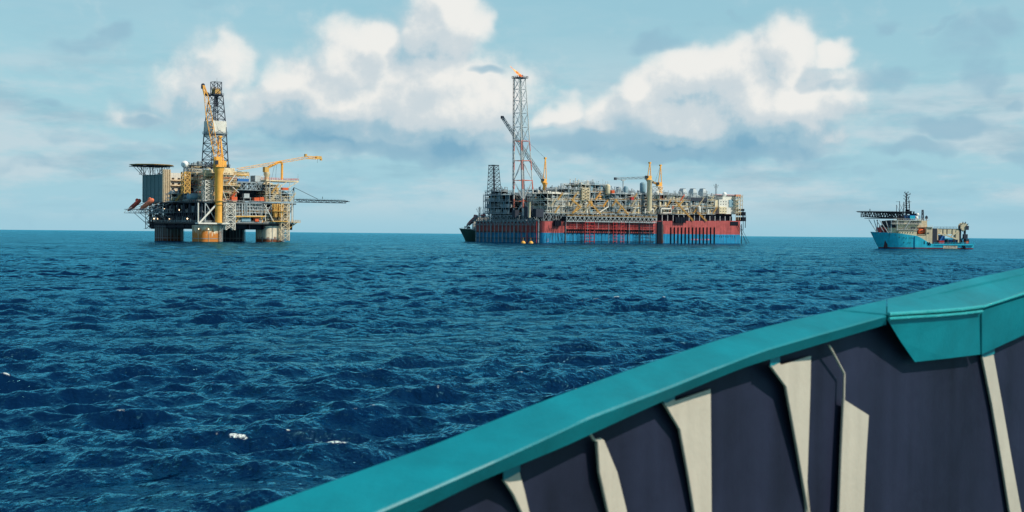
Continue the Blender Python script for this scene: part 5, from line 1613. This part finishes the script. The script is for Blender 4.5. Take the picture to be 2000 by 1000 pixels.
    m.build('brace', M['lgrey'], ft); mrd.build('brace', M['orange'], ft, label='red painted horizontal braces of the lower half')
    m = MB()
    c0 = (B_[0] + B_[2]) / 2; c1 = (T_[0] + T_[2]) / 2
    m.tube(c0 + Vector((0, 1.5, -2)), c0.lerp(c1, .58) + Vector((0, 1.5, 0)), .75, .7, n=8); m.tube(c0.lerp(c1, .0) + Vector((0, 1.5, 0)), c1 + Vector((0, .6, 2)), .45, .4, n=8); m.tube(c0 + Vector((1.5, 0, 0)), c1 + Vector((1, 0, 0)), .28)
    m.build('flare_riser', M['lgrey'], ft, smooth=True)
    m = MB(); lb = B_[3] + Vector((-.6, .6, 0)); lt_ = T_[3] + Vector((-.6, .4, 0)); m.boom(lb, lt_, .9, .8, 34, .09, .06)
    m.build('ladder', M['dgrey'], ft)
    m = MB(); cx = c1.x; cy = c1.y; w = 4.9; m.box(cx - w, cx + w, cy - w, cy + w, zt_, zt_ + .5); m.railrect(cx - w, cx + w, cy - w, cy + w, zt_ + .5, 1.2, 2, .1)
    m.build('top_platform', M['dgrey'], ft)
    m = MB(); m.tube((cx, cy, zt_), (cx, cy, zt_ + 2.6), .7, n=8); m.tube((cx + 2, cy - 1, zt_), (cx + 2, cy - 1, zt_ + 3), .35); m.tube((cx - 2, cy + 1, zt_), (cx - 2, cy + 1, zt_ + 2), .3); m.build('burner_tip', M['dark'], ft)
    # flame blown to the left, swept tongue of fire
    fm = bpy.data.materials.new('flare_flame'); nt, N, L = nodes(fm)
    o = N.new('ShaderNodeOutputMaterial'); e = N.new('ShaderNodeEmission'); L.new(e.outputs[0], o.inputs[0])
    tc = N.new('ShaderNodeTexCoord'); nz = N.new('ShaderNodeTexNoise'); nz.inputs['Scale'].default_value = .35; nz.inputs['Detail'].default_value = 3; L.new(tc.outputs['Object'], nz.inputs['Vector'])
    cr = N.new('ShaderNodeValToRGB'); el = cr.color_ramp.elements; el[0].position = .35; el[0].color = (1, .22, .05, 1); el[1].position = .62; el[1].color = (1, .72, .30, 1)
    L.new(nz.outputs[0], cr.inputs[0]); L.new(cr.outputs[0], e.inputs[0]); e.inputs[1].default_value = 1.3
    m = MB(); rnd2 = random.Random(8)
    base = Vector((cx, cy, zt_ + 2.4)); dirl = (fr.A.x, fr.B.x)
    # picture-left is -A.x, +B... in frame terms
    lf = Vector((-math.cos(fr.ang), math.sin(fr.ang), 0))
    path = [(-2.0, -.6, .8), (-1.0, .4, 2.1), (.8, 1.6, 2.9), (2.4, 2.8, 3.0), (4.0, 4.4, 2.5), (5.6, 6.4, 1.8), (6.8, 8.4, 1.2), (8.6, 10.4, .3)]
    vs = []; n = 12
    for i, (l, h, rr) in enumerate(path):
        c = base + lf * l + Vector((0, 0, h * .75))
        for k in range(n):
            t = 2 * math.pi * k / n; q = rr * rnd2.uniform(.8, 1.2)
            vs.append(c + Vector((math.sin(fr.ang), math.cos(fr.ang), 0)) * math.cos(t) * q + Vector((0, 0, 1)) * math.sin(t) * q * .75 + lf * math.sin(t) * q * .5)
    m.add(vs, [(j * n + k, j * n + (k + 1) % n, (j + 1) * n + (k + 1) % n, (j + 1) * n + k) for j in range(len(path) - 1) for k in range(n)] + [tuple(range(n - 1, -1, -1)), tuple(range((len(path) - 1) * n, len(path) * n))])
    m.build('flame', fm, ft, smooth=True)

    # ---- cranes
    def crane(b, px, y_base, y_top, ped_w, mast, boom_tip, ped_mat='yellow', stay=True, boom_mat='ochre', by=None, w=1.5):
        c = empty('pedestal_crane', (0, 0, 0), 0, root)
        def P(x, y, d=0): return pa(x, y, b + d)
        r = ped_w / 2.35 / 2 / .77 * .8; p = P(px, y_base); zt = Z(y_top, px, b)
        m = MB(); m.lathe((p.x, b, 0), [(r, p.z), (r, zt - 2), (r * 1.45, zt - .6), (r * 1.45, zt)], 14); m.build('pedestal', M[ped_mat], c, smooth=True)
        m = MB(); fr.pbox(m, px - ped_w * .42, px + ped_w * .42, y_top - 8, y_top - .2, b - 1.6, b + 1.6); m.build('machinery_house', M['yellow'], c)
        m = MB(); fr.pbox(m, px - ped_w * .75, px - ped_w * .2, y_top - 8, y_top - 3, b - 2.6, b - 1.82); m.build('cab', M['glass'], c)
        m = MB()
        for d in (-1.2, 1.2): m.bar(P(px - 2.6, y_top - 8, d), P(px + 1, mast, d * .4), .4); m.bar(P(px + 3, y_top - 8, d), P(px + 1.5, mast, d * .4), .42)
        m.bar(P(px - 1, (mast + y_top - 8) / 2), P(px + 2.6, (mast + y_top - 8) / 2), .25); m.cbox(*P(px + 1, mast), 1.8, 1.8, 1.4); m.build('gantry', M['yellow'], c)
        if boom_tip:
            by = by or y_top - 4
            m = MB(); m.boom(P(px - 3, by), P(*boom_tip), w, w * .7, 12, .24, .13, x=False); m.build('boom', M[boom_mat], c)
            m = MB(); t = P(*boom_tip); m.cbox(t.x, t.y, t.z, 2.4, 1.4, 2.2); m.build('boom_head', M['dgrey'], c)
            if stay:
                m = MB()
                for d in (-.7, .7): m.tube(P(px + 1, mast, d), P(boom_tip[0] + 3, boom_tip[1] + 4, d), .09)
                m.each('stay_cable', M['cable'], c)
        return c
    crane(48, 1064, 375, 357, 8, 309, (981, 229), stay=True, boom_mat='grey', by=350, w=2.4)
    crane(2, 1268, 412, 351, 10, 318, (1202, 349), ped_mat='cream', stay=False, boom_mat='grey', w=2.0)
    crane(30, 1289, 380, 364, 9, 323, (1275, 356), stay=True, boom_mat='ochre', w=1.6)
    m = MB(); m.tube(pa(1217, 384, 12), pa(1217, 352, 12), .5); m.cbox(*pa(1217, 352, 12), 4, 1.5, .8); m.build('boom_rest', M['lgrey'], root)
    m = MB(); p, q = X(1284, 24), X(1294, 24); m.lattice([(p, 24, Z(380, 1289, 24)), (q, 24, Z(380, 1289, 24)), (q, 30, Z(380, 1289, 24)), (p, 30, Z(380, 1289, 24))], [(p, 24, Z(364, 1289, 24)), (q, 24, Z(364, 1289, 24)), (q, 30, Z(364, 1289, 24)), (p, 30, Z(364, 1289, 24))], 2, .3, .2); m.build('lattice_tower', M['white'], root)
    m = MB(); p = pa(1030, 400, 40)
    for (x0, x1, y0, y1, b) in ((1047, 1062, 408, 424, 3), (1030, 1040, 404, 424, 8), (1006, 1014, 410, 425, 30)):
        fr.pbox(m, x0, x1, y0, y1, b, b + 4)
    m.each('equipment', M['dgrey'], root)
    m = MB(); m.lathe((*pa(1034, 425, 1).xy, 0), [(.9, pa(1034, 425, 1).z), (.9, pa(1034, 396, 1).z), (1.4, pa(1034, 394, 1).z)], 10); m.each('vent_stack', M['cream'], root, smooth=True)
    def W(p): return fr.o + fr.A * p.x + fr.B * p.y + Vector((0, 0, p.z))
    # red lifeboat on the far left end, on its sloping skid
    e = empty('lifeboat_davit', (0, 0, 0), 0, root); m = MB()
    p = pb(932, 421, -1); q = pb(911, 441, -1)
    for d in (-1.3, 1.3): m.bar((p.x + d, p.y, p.z - 1.4), (q.x + d, q.y, q.z - 1.4), .3)
    m.bar((q.x, q.y, q.z - 1.4), (0, WID - 1, q.z - 4), .3); m.bar((p.x, p.y, p.z - 1.2), (2, WID - 2, zd), .3); m.bar((q.x, q.y, q.z - 1.4), (0, WID - 1, p.z - 1.4), .25)
    m.build('skid_frame', M['grey'], e)
    lifeboat(None, W(p), W(q), 1.6, 'dark red lifeboat on a sloping skid at the left end of the production vessel', paint('dull_red_boat_paint', (.36, .06, .06)), None)
    # orange and red boxes on the plant decks
    for px, py, b, mt, lb in ((1234, 391, 1.5, 'red', 'small red box on the plant deck beside the grey tanks'), (944, 425, 2, 'red', 'red box on the deck edge right of the sloping lifeboat'), (1196, 378, 1.5, 'orange', 'orange box on top of the plant beside the cream tank')):
        p = pa(px, py, b) if px > 1000 else pb(px, py, 1.0); container(fr, p.x, p.y, p.z, 3.4, 2.2, 2.8, mt, lb, None)
    m = MB()
    for px, py, b in ((1234, 391, 1.5), (1196, 378, 1.5)):
        p = pa(px, py, b); m.box(p.x - 2.2, p.x + 2.2, b - 1.3, b + 2.4, p.z - .3, p.z - .004)
    m.build('storage_stand', M['lgrey'], root)
    return root


fpso()


# ------------------------------------------------------------------ buoys in front of the vessel
def buoys():
    for i, (px, lb) in enumerate(((1022, 'yellow mooring buoy, left one of the pair below the flare tower'), (1037, 'yellow mooring buoy, right one of the pair below the flare tower'))):
        p = at(px, 474, 1010); p.z = 0
        r = empty('mooring_buoy', p); tag(r, lb, 'buoy', 'yellow buoys floating by the hull')
        m = MB(); m.lathe((0, 0, -.8), [(.9, 0), (1.7, .5), (1.75, 1.4), (1.2, 2.2), (.5, 2.6)], 14); m.build('float', M['yellow'], r, smooth=True)
        m = MB()
        for k in range(3): m.bar((.5 * math.cos(k * 2.1), .5 * math.sin(k * 2.1), 1.6), (0, 0, 3.8), .09)
        m.cbox(0, 0, 3.9, .5, .5, .5); m.build('top_mark', M['ochre'], r)
        m = MB(); m.lathe((0, 0, -.5), [(2.4, 0), (2.4, .5)], 14); m.build('fender_collar', M['dark'], r)


buoys()


# ------------------------------------------------------------------ dark green vessel behind the far left end
def green_vessel():
    p = at(898, 472, 1175)
    fr = Frame(898, 1175, R(8))
    root = empty('dark_green_vessel', fr.o, fr.ang)
    tag(root, 'dark green vessel bow poking out behind the left end of the red vessel', 'ship')
    k = 2600 / 1175
    def u(px): return fr.X(px, 0)
    zt = fr.Z(447, 905, 0)
    stations = [(u(897), .3, zt + .6), (u(901), 2.2, zt + .3), (u(908), 5, zt), (u(918), 7, zt - .2), (u(935), 8, zt - .6), (u(985), 8, zt - 1)]
    vs = []; fs = []
    for i, (x, w, z) in enumerate(stations):
        rk = [6.5, 4.2, 2.0, .6, 0, 0][i]
        for (yy, zz, dx) in ((-w, z, 0), (-w * .9, z * .5, rk * .5), (-w * .55, -1, rk), (w * .55, -1, rk), (w * .9, z * .5, rk * .5), (w, z, 0)): vs.append((x + dx, yy, zz))
    for i in range(len(stations) - 1):
        for j in range(5): fs.append((i * 6 + j, (i + 1) * 6 + j, (i + 1) * 6 + j + 1, i * 6 + j + 1))
        fs.append((i * 6 + 5, (i + 1) * 6 + 5, (i + 1) * 6, i * 6))
    fs.append((0, 1, 2, 3, 4, 5))
    m = MB(); m.add(vs, fs); m.build('hull', M['hullgreen'], root, smooth=True)
    m = MB(); m.rail([(stations[1][0], -2, zt), (u(925), -7, zt - .3), (u(960), -8, zt - .8)], 1.2, 2, .09); m.build('handrail', M['lgrey'], root)
    m = MB(); fr.pbox(m, 925, 960, 432, 448, -6, 6); fr.pbox(m, 930, 955, 424, 432, -5, 5); m.build('superstructure', M['white'], root)
    m = MB(); m.boom(fr.pa(936, 424, 0), fr.pa(937, 404, 0), 1.4, .8, 5, .16, .1)
    for y, w in ((410, 3), (414, 2.2), (407, 1.5)): c = fr.pa(937, y, 0); m.bar((c.x - w, 0, c.z), (c.x + w, 0, c.z), .2); m.bar((c.x - w, 0, c.z), (c.x - w, 0, c.z + 1.4), .15); m.bar((c.x + w, 0, c.z), (c.x + w, 0, c.z + 1.4), .15)
    m.build('mast', M['dark'], root)
    m = MB(); m.cbox(u(915), 0, zt + 1, 3, 3, 2); m.tube((u(908), -1, zt), (u(908), -1, zt + 2.5), .4); m.build('windlass', M['dark'], root)


green_vessel()


# ------------------------------------------------------------------ light blue support ship
def support_ship():
    fr = Frame(1726, 838, R(6))
    root = empty('support_ship', fr.o, fr.ang)
    tag(root, 'light blue and cream offshore support ship with a helideck over its bow', 'ship')
    pa, X, Z = fr.pa, fr.X, fr.Z
    HB = 9.5
    def st(px_top, y_top, px_wl, w_top, w_wl):
        b = 0
        return (pa(px_top, y_top, b), X(px_wl, b, 486), w_top, w_wl)
    # stations from bow aft: top px, sheer y, waterline px, half widths
    S_ = [st(1711, 452.5, 1727, .3, .2), st(1716, 453, 1730, 3.2, 1.6), st(1728, 453.8, 1738, 6.4, 4.2), st(1743, 454.6, 1750, 8.4, 7.0), st(1760, 456, 1763, 9.3, 8.6), st(1776, 458.5, 1776, 9.5, 9.3),
          st(1791, 460.6, 1790, 9.5, 9.5), st(1800, 465, 1799, 9.5, 9.5), st(1812, 472.5, 1811, 9.5, 9.5), st(1821, 476.4, 1820, 9.5, 9.5), st(1860, 477, 1860, 9.5, 9.5), st(1901, 477, 1900, 9.3, 9.0), st(1903.5, 477, 1902, 8.8, 8.2)]
    vs = []; fs = []
    prof = [(1.0, 0.0), (.965, .25), (.90, .5), (.8, .8), (.7, 1.0)]
    nP = 6
    for (t, xw, wt, ww) in S_:
        for side in (-1, 1):
            ring = []
            for f_ in (1.0, .72, .45, .2, 0.0, -.12):
                z = t.z * f_ if f_ > 0 else -1.2 if f_ < 0 else .25
                g = max(f_, 0) ** 1.4
                x = xw + (t.x - xw) * max(f_, 0); w = ww + (wt - ww) * g
                ring.append((x, side * w + HB, z))
            vs += ring
    n = 12
    for i in range(len(S_) - 1):
        for j in range(nP - 1):
            a = i * n + j; fs.append((a, a + 1, a + n + 1, a + n))
            a = i * n + nP + j; fs.append((a + n, a + n + 1, a + 1, a))
        fs.append((i * n, i * n + n, i * n + n + nP, i * n + nP))
    e = (len(S_) - 1) * n; fs.append(tuple(range(e, e + nP)) + tuple(range(e + 2 * nP - 1, e + nP - 1, -1)))
    m = MB(); m.add(vs, fs); hull = m.build('hull', M['shipblue'], root, smooth=True)
    mt = M['shipblue']; nt = mt.node_tree; N = nt.nodes; L = nt.links; sc = [q for q in N if q.type == 'VECT_MATH'][0]
    tc = N.new('ShaderNodeTexCoord'); sp = N.new('ShaderNodeSeparateXYZ'); L.new(tc.outputs['Object'], sp.inputs[0])
    gt = N.new('ShaderNodeMath'); gt.operation = 'GREATER_THAN'; L.new(sp.outputs[2], gt.inputs[0]); gt.inputs[1].default_value = .75
    mx = N.new('ShaderNodeMix'); mx.data_type = 'RGBA'; L.new(gt.outputs[0], mx.inputs[0]); mx.inputs[6].default_value = (.16, .02, .03, 1); mx.inputs[7].default_value = (.02, .44, .60, 1); L.new(mx.outputs[2], sc.inputs[0])
    m = MB()
    for z in (.3,): m.box(X(1824, 0), X(1901, 0), -.25, -.0, 3.0, 3.4)
    m.box(X(1822, 0), X(1900, 0), -.3, -.01, 2.9, 3.5); m.v = []; m.f = []; m.n = 0; m.cuts = []
    m.box(X(1826, 0), X(1902, 0), -.35, .3, Z(479, 1860, 0), Z(477.5, 1860, 0)); m.build('rubbing_strake', M['shipblue'], hull)
    m = MB(); fr.pbox(m, 1843, 1871, 479.5, 485.5, -.12, -.02); m.build('worn_plating', paint('worn_rusty_plating', (.55, .52, .42), rust=.6, scale=.8), hull)
    m = MB(); fr.pbox(m, 1729, 1734.5, 468, 486, 4.3, 8.0); m.build('anchor_recess', paint('dark_red_recess_paint', (.05, .012, .02)), hull)
    m = MB()
    for (x, y) in ((1757, 463), (1766, 463.5), (1771, 464), (1777, 464), (1780, 464), (1783, 464), (1766, 473), (1774, 473.5), (1778, 473.5), (1749, 458.5), (1738, 458)):
        b0 = -.12 if x > 1765 else 1.0 - (x - 1738) * .035
        fr.pbox(m, x, x + 1.1, y, y + 1.3, b0, b0 + 1.5)
    m.each('porthole', M['glass'], hull)
    m = MB(); fr.pbox(m, 1805.5, 1807, 471, 476.5, -.14, -.02)
    for x0 in (1811.5, 1815): p = pa(x0, 473, -.1); q = pa(x0 + 2.6, 479, -.1); m.bar(p, q, .3)
    for x0 in (1880, 1883): p = pa(x0, 480, -.1); q = pa(x0 + 2.6, 485, -.1); m.bar(p, q, .35)
    m.each('hull_marking', M['dark'], hull)
    m = MB(); fr.pbox(m, 1788, 1792, 461, 485, -.55, .6); m.build('fender_pillar', M['shipblue'], hull)

    # superstructure
    su = empty('superstructure', (0, 0, 0), 0, root)
    m = MB()
    fr.pbox(m, 1735, 1791, 445, 462, 3.0, 16)
    fr.pbox(m, 1756, 1791, 451, 462, .6, 2.99)
    fr.pbox(m, 1752, 1791, 437, 445, 2.0, 17)
    fr.pbox(m, 1752, 1800, 430, 437, .8, 18)
    fr.pbox(m, 1810, 1821.5, 443, 477, .4, 18)
    fr.pbox(m, 1791, 1811, 431, 444, 3.5, 16); fr.pbox(m, 1791, 1811, 444, 462, 6.0, 16); fr.pbox(m, 1791, 1811, 460, 474, .5, 6)
    m.build('wall', M['pbeige'], su)
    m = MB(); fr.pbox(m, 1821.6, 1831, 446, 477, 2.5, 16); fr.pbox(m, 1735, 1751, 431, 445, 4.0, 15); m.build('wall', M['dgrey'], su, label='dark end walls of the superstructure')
    m = MB()
    for (x0, x1) in ((1756, 1766), (1776, 1782), (1783, 1790), (1791.5, 1797)):
        fr.pbox(m, x0, x1, 432.5, 436, .6, .79)
    fr.pbox(m, 1779, 1788, 443.5, 447.5, 1.8, 1.99)
    for k in range(6): fr.pbox(m, 1758 + k * 5, 1759.3 + k * 5, 453.5, 455.3, .4, .59)
    for k in range(4): fr.pbox(m, 1812.5 + k * 2.2, 1813.6 + k * 2.2, 446.3, 447.5, .2, .39)
    for k in range(2): fr.pbox(m, 1812 + k * 2.2, 1813 + k * 2.2, 454, 456.5, .2, .39)
    m.each('window', M['glass'], su)
    m = MB()
    for (x0, x1, y, b) in ((1742, 1800, 437, .2), (1752, 1793, 448.5, .4), (1745, 1815, 430, .3), (1811, 1822, 443, .2)):
        p = pa(x0, y, b); q = pa(x1, y, b); m.box(p.x, q.x, b - .3, b + 1, p.z - .2, p.z + .1); m.rail([p, Vector((q.x, b, p.z))], 1.1, 1.6, .06)
    m.build('walkway', M['white'], su)
    m = MB(); fr.pbox(m, 1765, 1778, 421, 430, 3, 14); fr.pbox(m, 1777, 1788, 420, 429.5, 1.5, 14); m.build('funnel_house', M['blue'], su)
    m = MB(); fr.pbox(m, 1777.5, 1787, 421.5, 428, 1.3, 1.49); m.build('funnel_band', M['shipblue'], su)
    m = MB(); fr.pbox(m, 1785, 1790, 417, 421, 3, 8); m.build('funnel_top', M['dark'], su)
    m = MB(); c = pa(1792, 419.5, 8); m.sphere(c, 1.15, 14, 9); c2 = pa(1790, 425, 6); m.sphere(c2, 1.0, 12, 8); m.tube((c.x, c.y, c.z - 4), c, .3); m.build('radome', M['radome'], root, smooth=True)
    # foredeck gear
    m = MB(); fr.pbox(m, 1718, 1733, 444, 454, 6, 12); m.build('foredeck_house', M['red'], root)
    m = MB(); fr.pbox(m, 1722, 1732, 440, 444, 7, 11); m.tube(pa(1729, 444, 9), pa(1729, 436, 9), .25); m.rail([pa(1713, 453, 8), pa(1740, 453, 2)], 1.1, 1.5, .07); m.build('windlass', M['dgrey'], root)
    # helideck carried forward over the bow
    hd = empty('helideck', (0, 0, 0), 0, root)
    p = X(1679, 9); q = X(1772, 9); zt = Z(413.5, 1725, 9); zb = Z(427, 1725, 9)
    m = MB(); w = 9.5; cx = (p + X(1745, 9)) / 2
    poly = [(p, HB - 4), (p + 5, HB - 9), (q - 14, HB - 9.5), (q, HB - 7), (q, HB + 7), (q - 14, HB + 9.5), (p + 5, HB + 9), (p, HB + 4)]
    m.prism(poly, zt - .45, zt); m.build('landing_deck', M['dark'], hd)
    m = MB()
    for y in (HB - 7.5, HB - 2.5, HB + 2.5, HB + 7.5):
        m.truss((p + 4, y, zb + 1.2), (q - 3, y, zb + .2), zt - zb - 1.3, 13, .2, .17, 'w')
    for k in range(9):
        x = p + 4 + (q - 7 - p) * k / 8; m.truss((x, HB - 8, zb + 1), (x, HB + 8, zb + 1), zt - zb - 1.5, 4, .17, .14, 'w')
    m.box(p + 6, q, HB - 7, HB + 7, zb + .0, zb + .3)
    m.build('support_truss', M['dgrey'], hd)
    m = MB(); rim = poly + [poly[0]]
    m.rail([(x + (1.0 if x > cx else -1.0) * .5, (y - HB) * 1.08 + HB, zt - .3) for x, y in rim], .5, 2.2, .07); m.tube((X(1699, 3), 3, zt), (X(1699, 3), 3, zt + 1.6), .25); m.build('safety_net', M['dgrey'], hd)
    m = MB()
    for (x0, y0, x1, y1, b) in ((1697, 429, 1712, 453, 4), (1707, 429, 1714, 453, 6), (1714, 429, 1713, 452, 12), (1718, 430, 1735, 455, 1.5), (1730, 430, 1737, 453, 2), (1741, 430, 1740, 455, 1), (1753, 430, 1752, 450, .3), (1712, 430, 1727, 454, 3), (1778, 431, 1767, 447, 0)):
        m.tube(pa(x0, y0, b), pa(x1, y1, b), .26)
    m.each('support_strut', M['lgrey'], hd)
    # masts and aerials
    ma = empty('main_mast', (0, 0, 0), 0, root); m = MB()
    m.tube(pa(1770.5, 420, 9), pa(1770.5, 377, 9), .55, .3); m.tube(pa(1768.8, 378, 9), pa(1768.8, 373, 9), .08)
    m.build('mast', M['dark'], ma)
    m = MB()
    for k, (y, l, r_) in enumerate(((377, 4, 3), (380, 2, 7), (383, 5, 2), (386, 2, 5), (389, 5, 4), (393, 2, 5), (397, 3, 4), (402, 2, 5), (406, 2, 5))):
        m.bar(pa(1770.5 - l, y, 9), pa(1770.5 + r_, y, 9), .2); c = pa(1770.5 + r_, y, 9); m.tube(c, (c.x, c.y, c.z + 1), .22); c = pa(1770.5 - l, y, 9); m.tube(c, (c.x, c.y, c.z + .8), .18)
    m.build('yardarm', M['dark'], ma)
    m = MB()
    for (x, y0, y1) in ((1757, 414, 393), (1765, 414, 394), (1776.5, 418, 393), (1751, 414, 400)):
        m.tube(pa(x, y0, 9), pa(x, y1, 9), .2)
    m.bar(pa(1750, 394, 9), pa(1757, 394, 9), .12); m.bar(pa(1773, 394, 9), pa(1780, 394, 9), .12)
    for (x0, y0, x1, y1) in ((1757, 414, 1765, 397), (1765, 414, 1757, 398), (1757, 414, 1752, 402), (1765, 414, 1770, 384), (1762, 414, 1770, 390)):
        m.tube(pa(x0, y0, 9), pa(x1, y1, 9), .08)
    m.build('aerial', M['dark'], ma)
    m = MB(); fr.pbox(m, 1773, 1777, 409, 418, 7, 11); fr.pbox(m, 1779, 1781, 412, 420, 7, 9); m.tube(pa(1784, 421, 8), pa(1785, 413, 8), .5); m.build('exhaust', M['dark'], root)
    m = MB(); m.boom(pa(1802, 431, 7), pa(1802, 410, 7), 1.2, .8, 5, .15, .1); m.bar(pa(1800, 413, 7), pa(1804, 413, 7), .25); m.bar(pa(1800, 416, 7), pa(1804, 416, 7), .25); m.tube(pa(1809.5, 432, 7), pa(1809.5, 421, 7), .35); m.cbox(*pa(1809.5, 425, 7), 1.4, 1, 1.6); m.tube(pa(1796.5, 430, 7), pa(1796.5, 421, 7), .2)
    m.build('aft_mast', M['dgrey'], root)
    m = MB(); top_bits(m, X(1792, 4), X(1820, 4), 4, 15, Z(437, 1805, 4), 5, 2.5, 10); m.build('deck_equipment', M['cream'], root)
    # aft working deck: crane, gantry and gear
    cr = empty('deck_crane', (0, 0, 0), 0, root); b = 6
    m = MB(); fr.pbox(m, 1824, 1833, 446, 472, b, b + 5); fr.pbox(m, 1868, 1877.5, 450, 474, b, b + 4); m.build('post', M['pbeige'], cr)
    m = MB(); fr.pbox(m, 1833, 1875, 448, 457.5, b + .3, b + 3); m.bar(pa(1834, 456, b), pa(1845, 460, b), .5); m.bar(pa(1845, 458, b), pa(1868, 467, b), .6); m.bar(pa(1858, 461, b), pa(1872, 452, b), .5); m.build('boom', M['cream'], cr)
    m = MB(); m.box(X(1833, b), X(1875, b), b + .8, b + 2.4, Z(447.9, 1850, b), Z(446.4, 1850, b)); m.rail([pa(1824, 446, b), pa(1868, 446, b)], 1.0, 2, .08)
    for k in (1842, 1850, 1860): fr.pbox(m, k, k + 1, 448, 458, b + .1, b + .29)
    m.build('boom_walkway', M['dgrey'], cr)
    m = MB(); m.bar(pa(1833, 475, b), pa(1842, 460, b), .6); fr.pbox(m, 1836, 1846, 459, 474, b + 1, b + 4); fr.pbox(m, 1860, 1872, 468, 475, b, b + 5); m.build('crane_base', M['blue'], cr)
    re = empty('hose_reel', (0, 0, 0), 0, root); c = pa(1881, 443, 7)
    m = MB(); m.lathe((c.x, 5.5, c.z), [(2.6, 0), (2.6, .3), (1.8, .4), (1.8, 3), (2.6, 3.1), (2.6, 3.4)], 18, 'Y'); m.build('drum', M['cream'], re, smooth=True)
    m = MB()
    for k in range(10):
        t = R(36 * k); m.bar((c.x + 2.2 * math.cos(t), 5.4, c.z + 2.2 * math.sin(t)), (c.x + 3.3 * math.cos(t), 5.4, c.z + 3.3 * math.sin(t)), .28)
    fr.pbox(m, 1874, 1878, 440, 474, 6, 7.2); fr.pbox(m, 1884, 1887, 444, 474, 6, 7.2); m.bar(pa(1878, 470, 6), pa(1886, 452, 6), .4); m.cbox(*pa(1888, 445, 6), 2, 2, 2.5); m.cbox(*pa(1885, 462, 6), 2.6, 2, 3)
    m.build('frame', M['dgrey'], re)
    m = MB()
    rnd = random.Random(6)
    for q in range(26):
        px = rnd.uniform(1824, 1888); p = pa(px, 477, rnd.uniform(2, 14)); h = rnd.uniform(.8, 3.2); s_ = rnd.uniform(.4, 1.4); m.box(p.x, p.x + s_ * 1.6, p.y, p.y + 1.5, 3.2, 3.2 + h)
    m.build('deck_equipment', M['dgrey'], root)
    m = MB(); p = pa(1823, 477, 1); q = pa(1902, 477, 1); m.rail([(p.x, .3, p.z), (q.x, .3, q.z)], 1.0, 2.0, .08); m.build('handrail', M['shipblue'], root)
    def Wd(p): return fr.o + fr.A * p.x + fr.B * p.y + Vector((0, 0, p.z))
    lifeboat(None, Wd(pa(1793, 452, 3.2)), Wd(pa(1808, 451, 3.2)), 1.55, 'red orange lifeboat hung in the side recess of the light blue ship', M['orange'], None)
    m = MB(); m.bar(pa(1794, 444, 3), pa(1794, 449, 3), .25); m.bar(pa(1807, 444, 3), pa(1807, 449, 3), .25); fr.pbox(m, 1793, 1810, 457.5, 458.5, .8, 5.8); m.build('lifeboat_davit', M['pbeige'], root)
    for px, w_, mt_, lb in ((1838, 11, 'red', 'red container on the aft deck of the light blue ship, nearer the crane post'), (1888, 6, 'orange', 'orange box at the stern end of the light blue ship deck')):
        p = pa(px, 476.2, 2); container(fr, p.x, 2.2, p.z, w_ / 3.1, 2.4, 2.0 if px < 1850 else 1.6, mt_, lb, None)


support_ship()
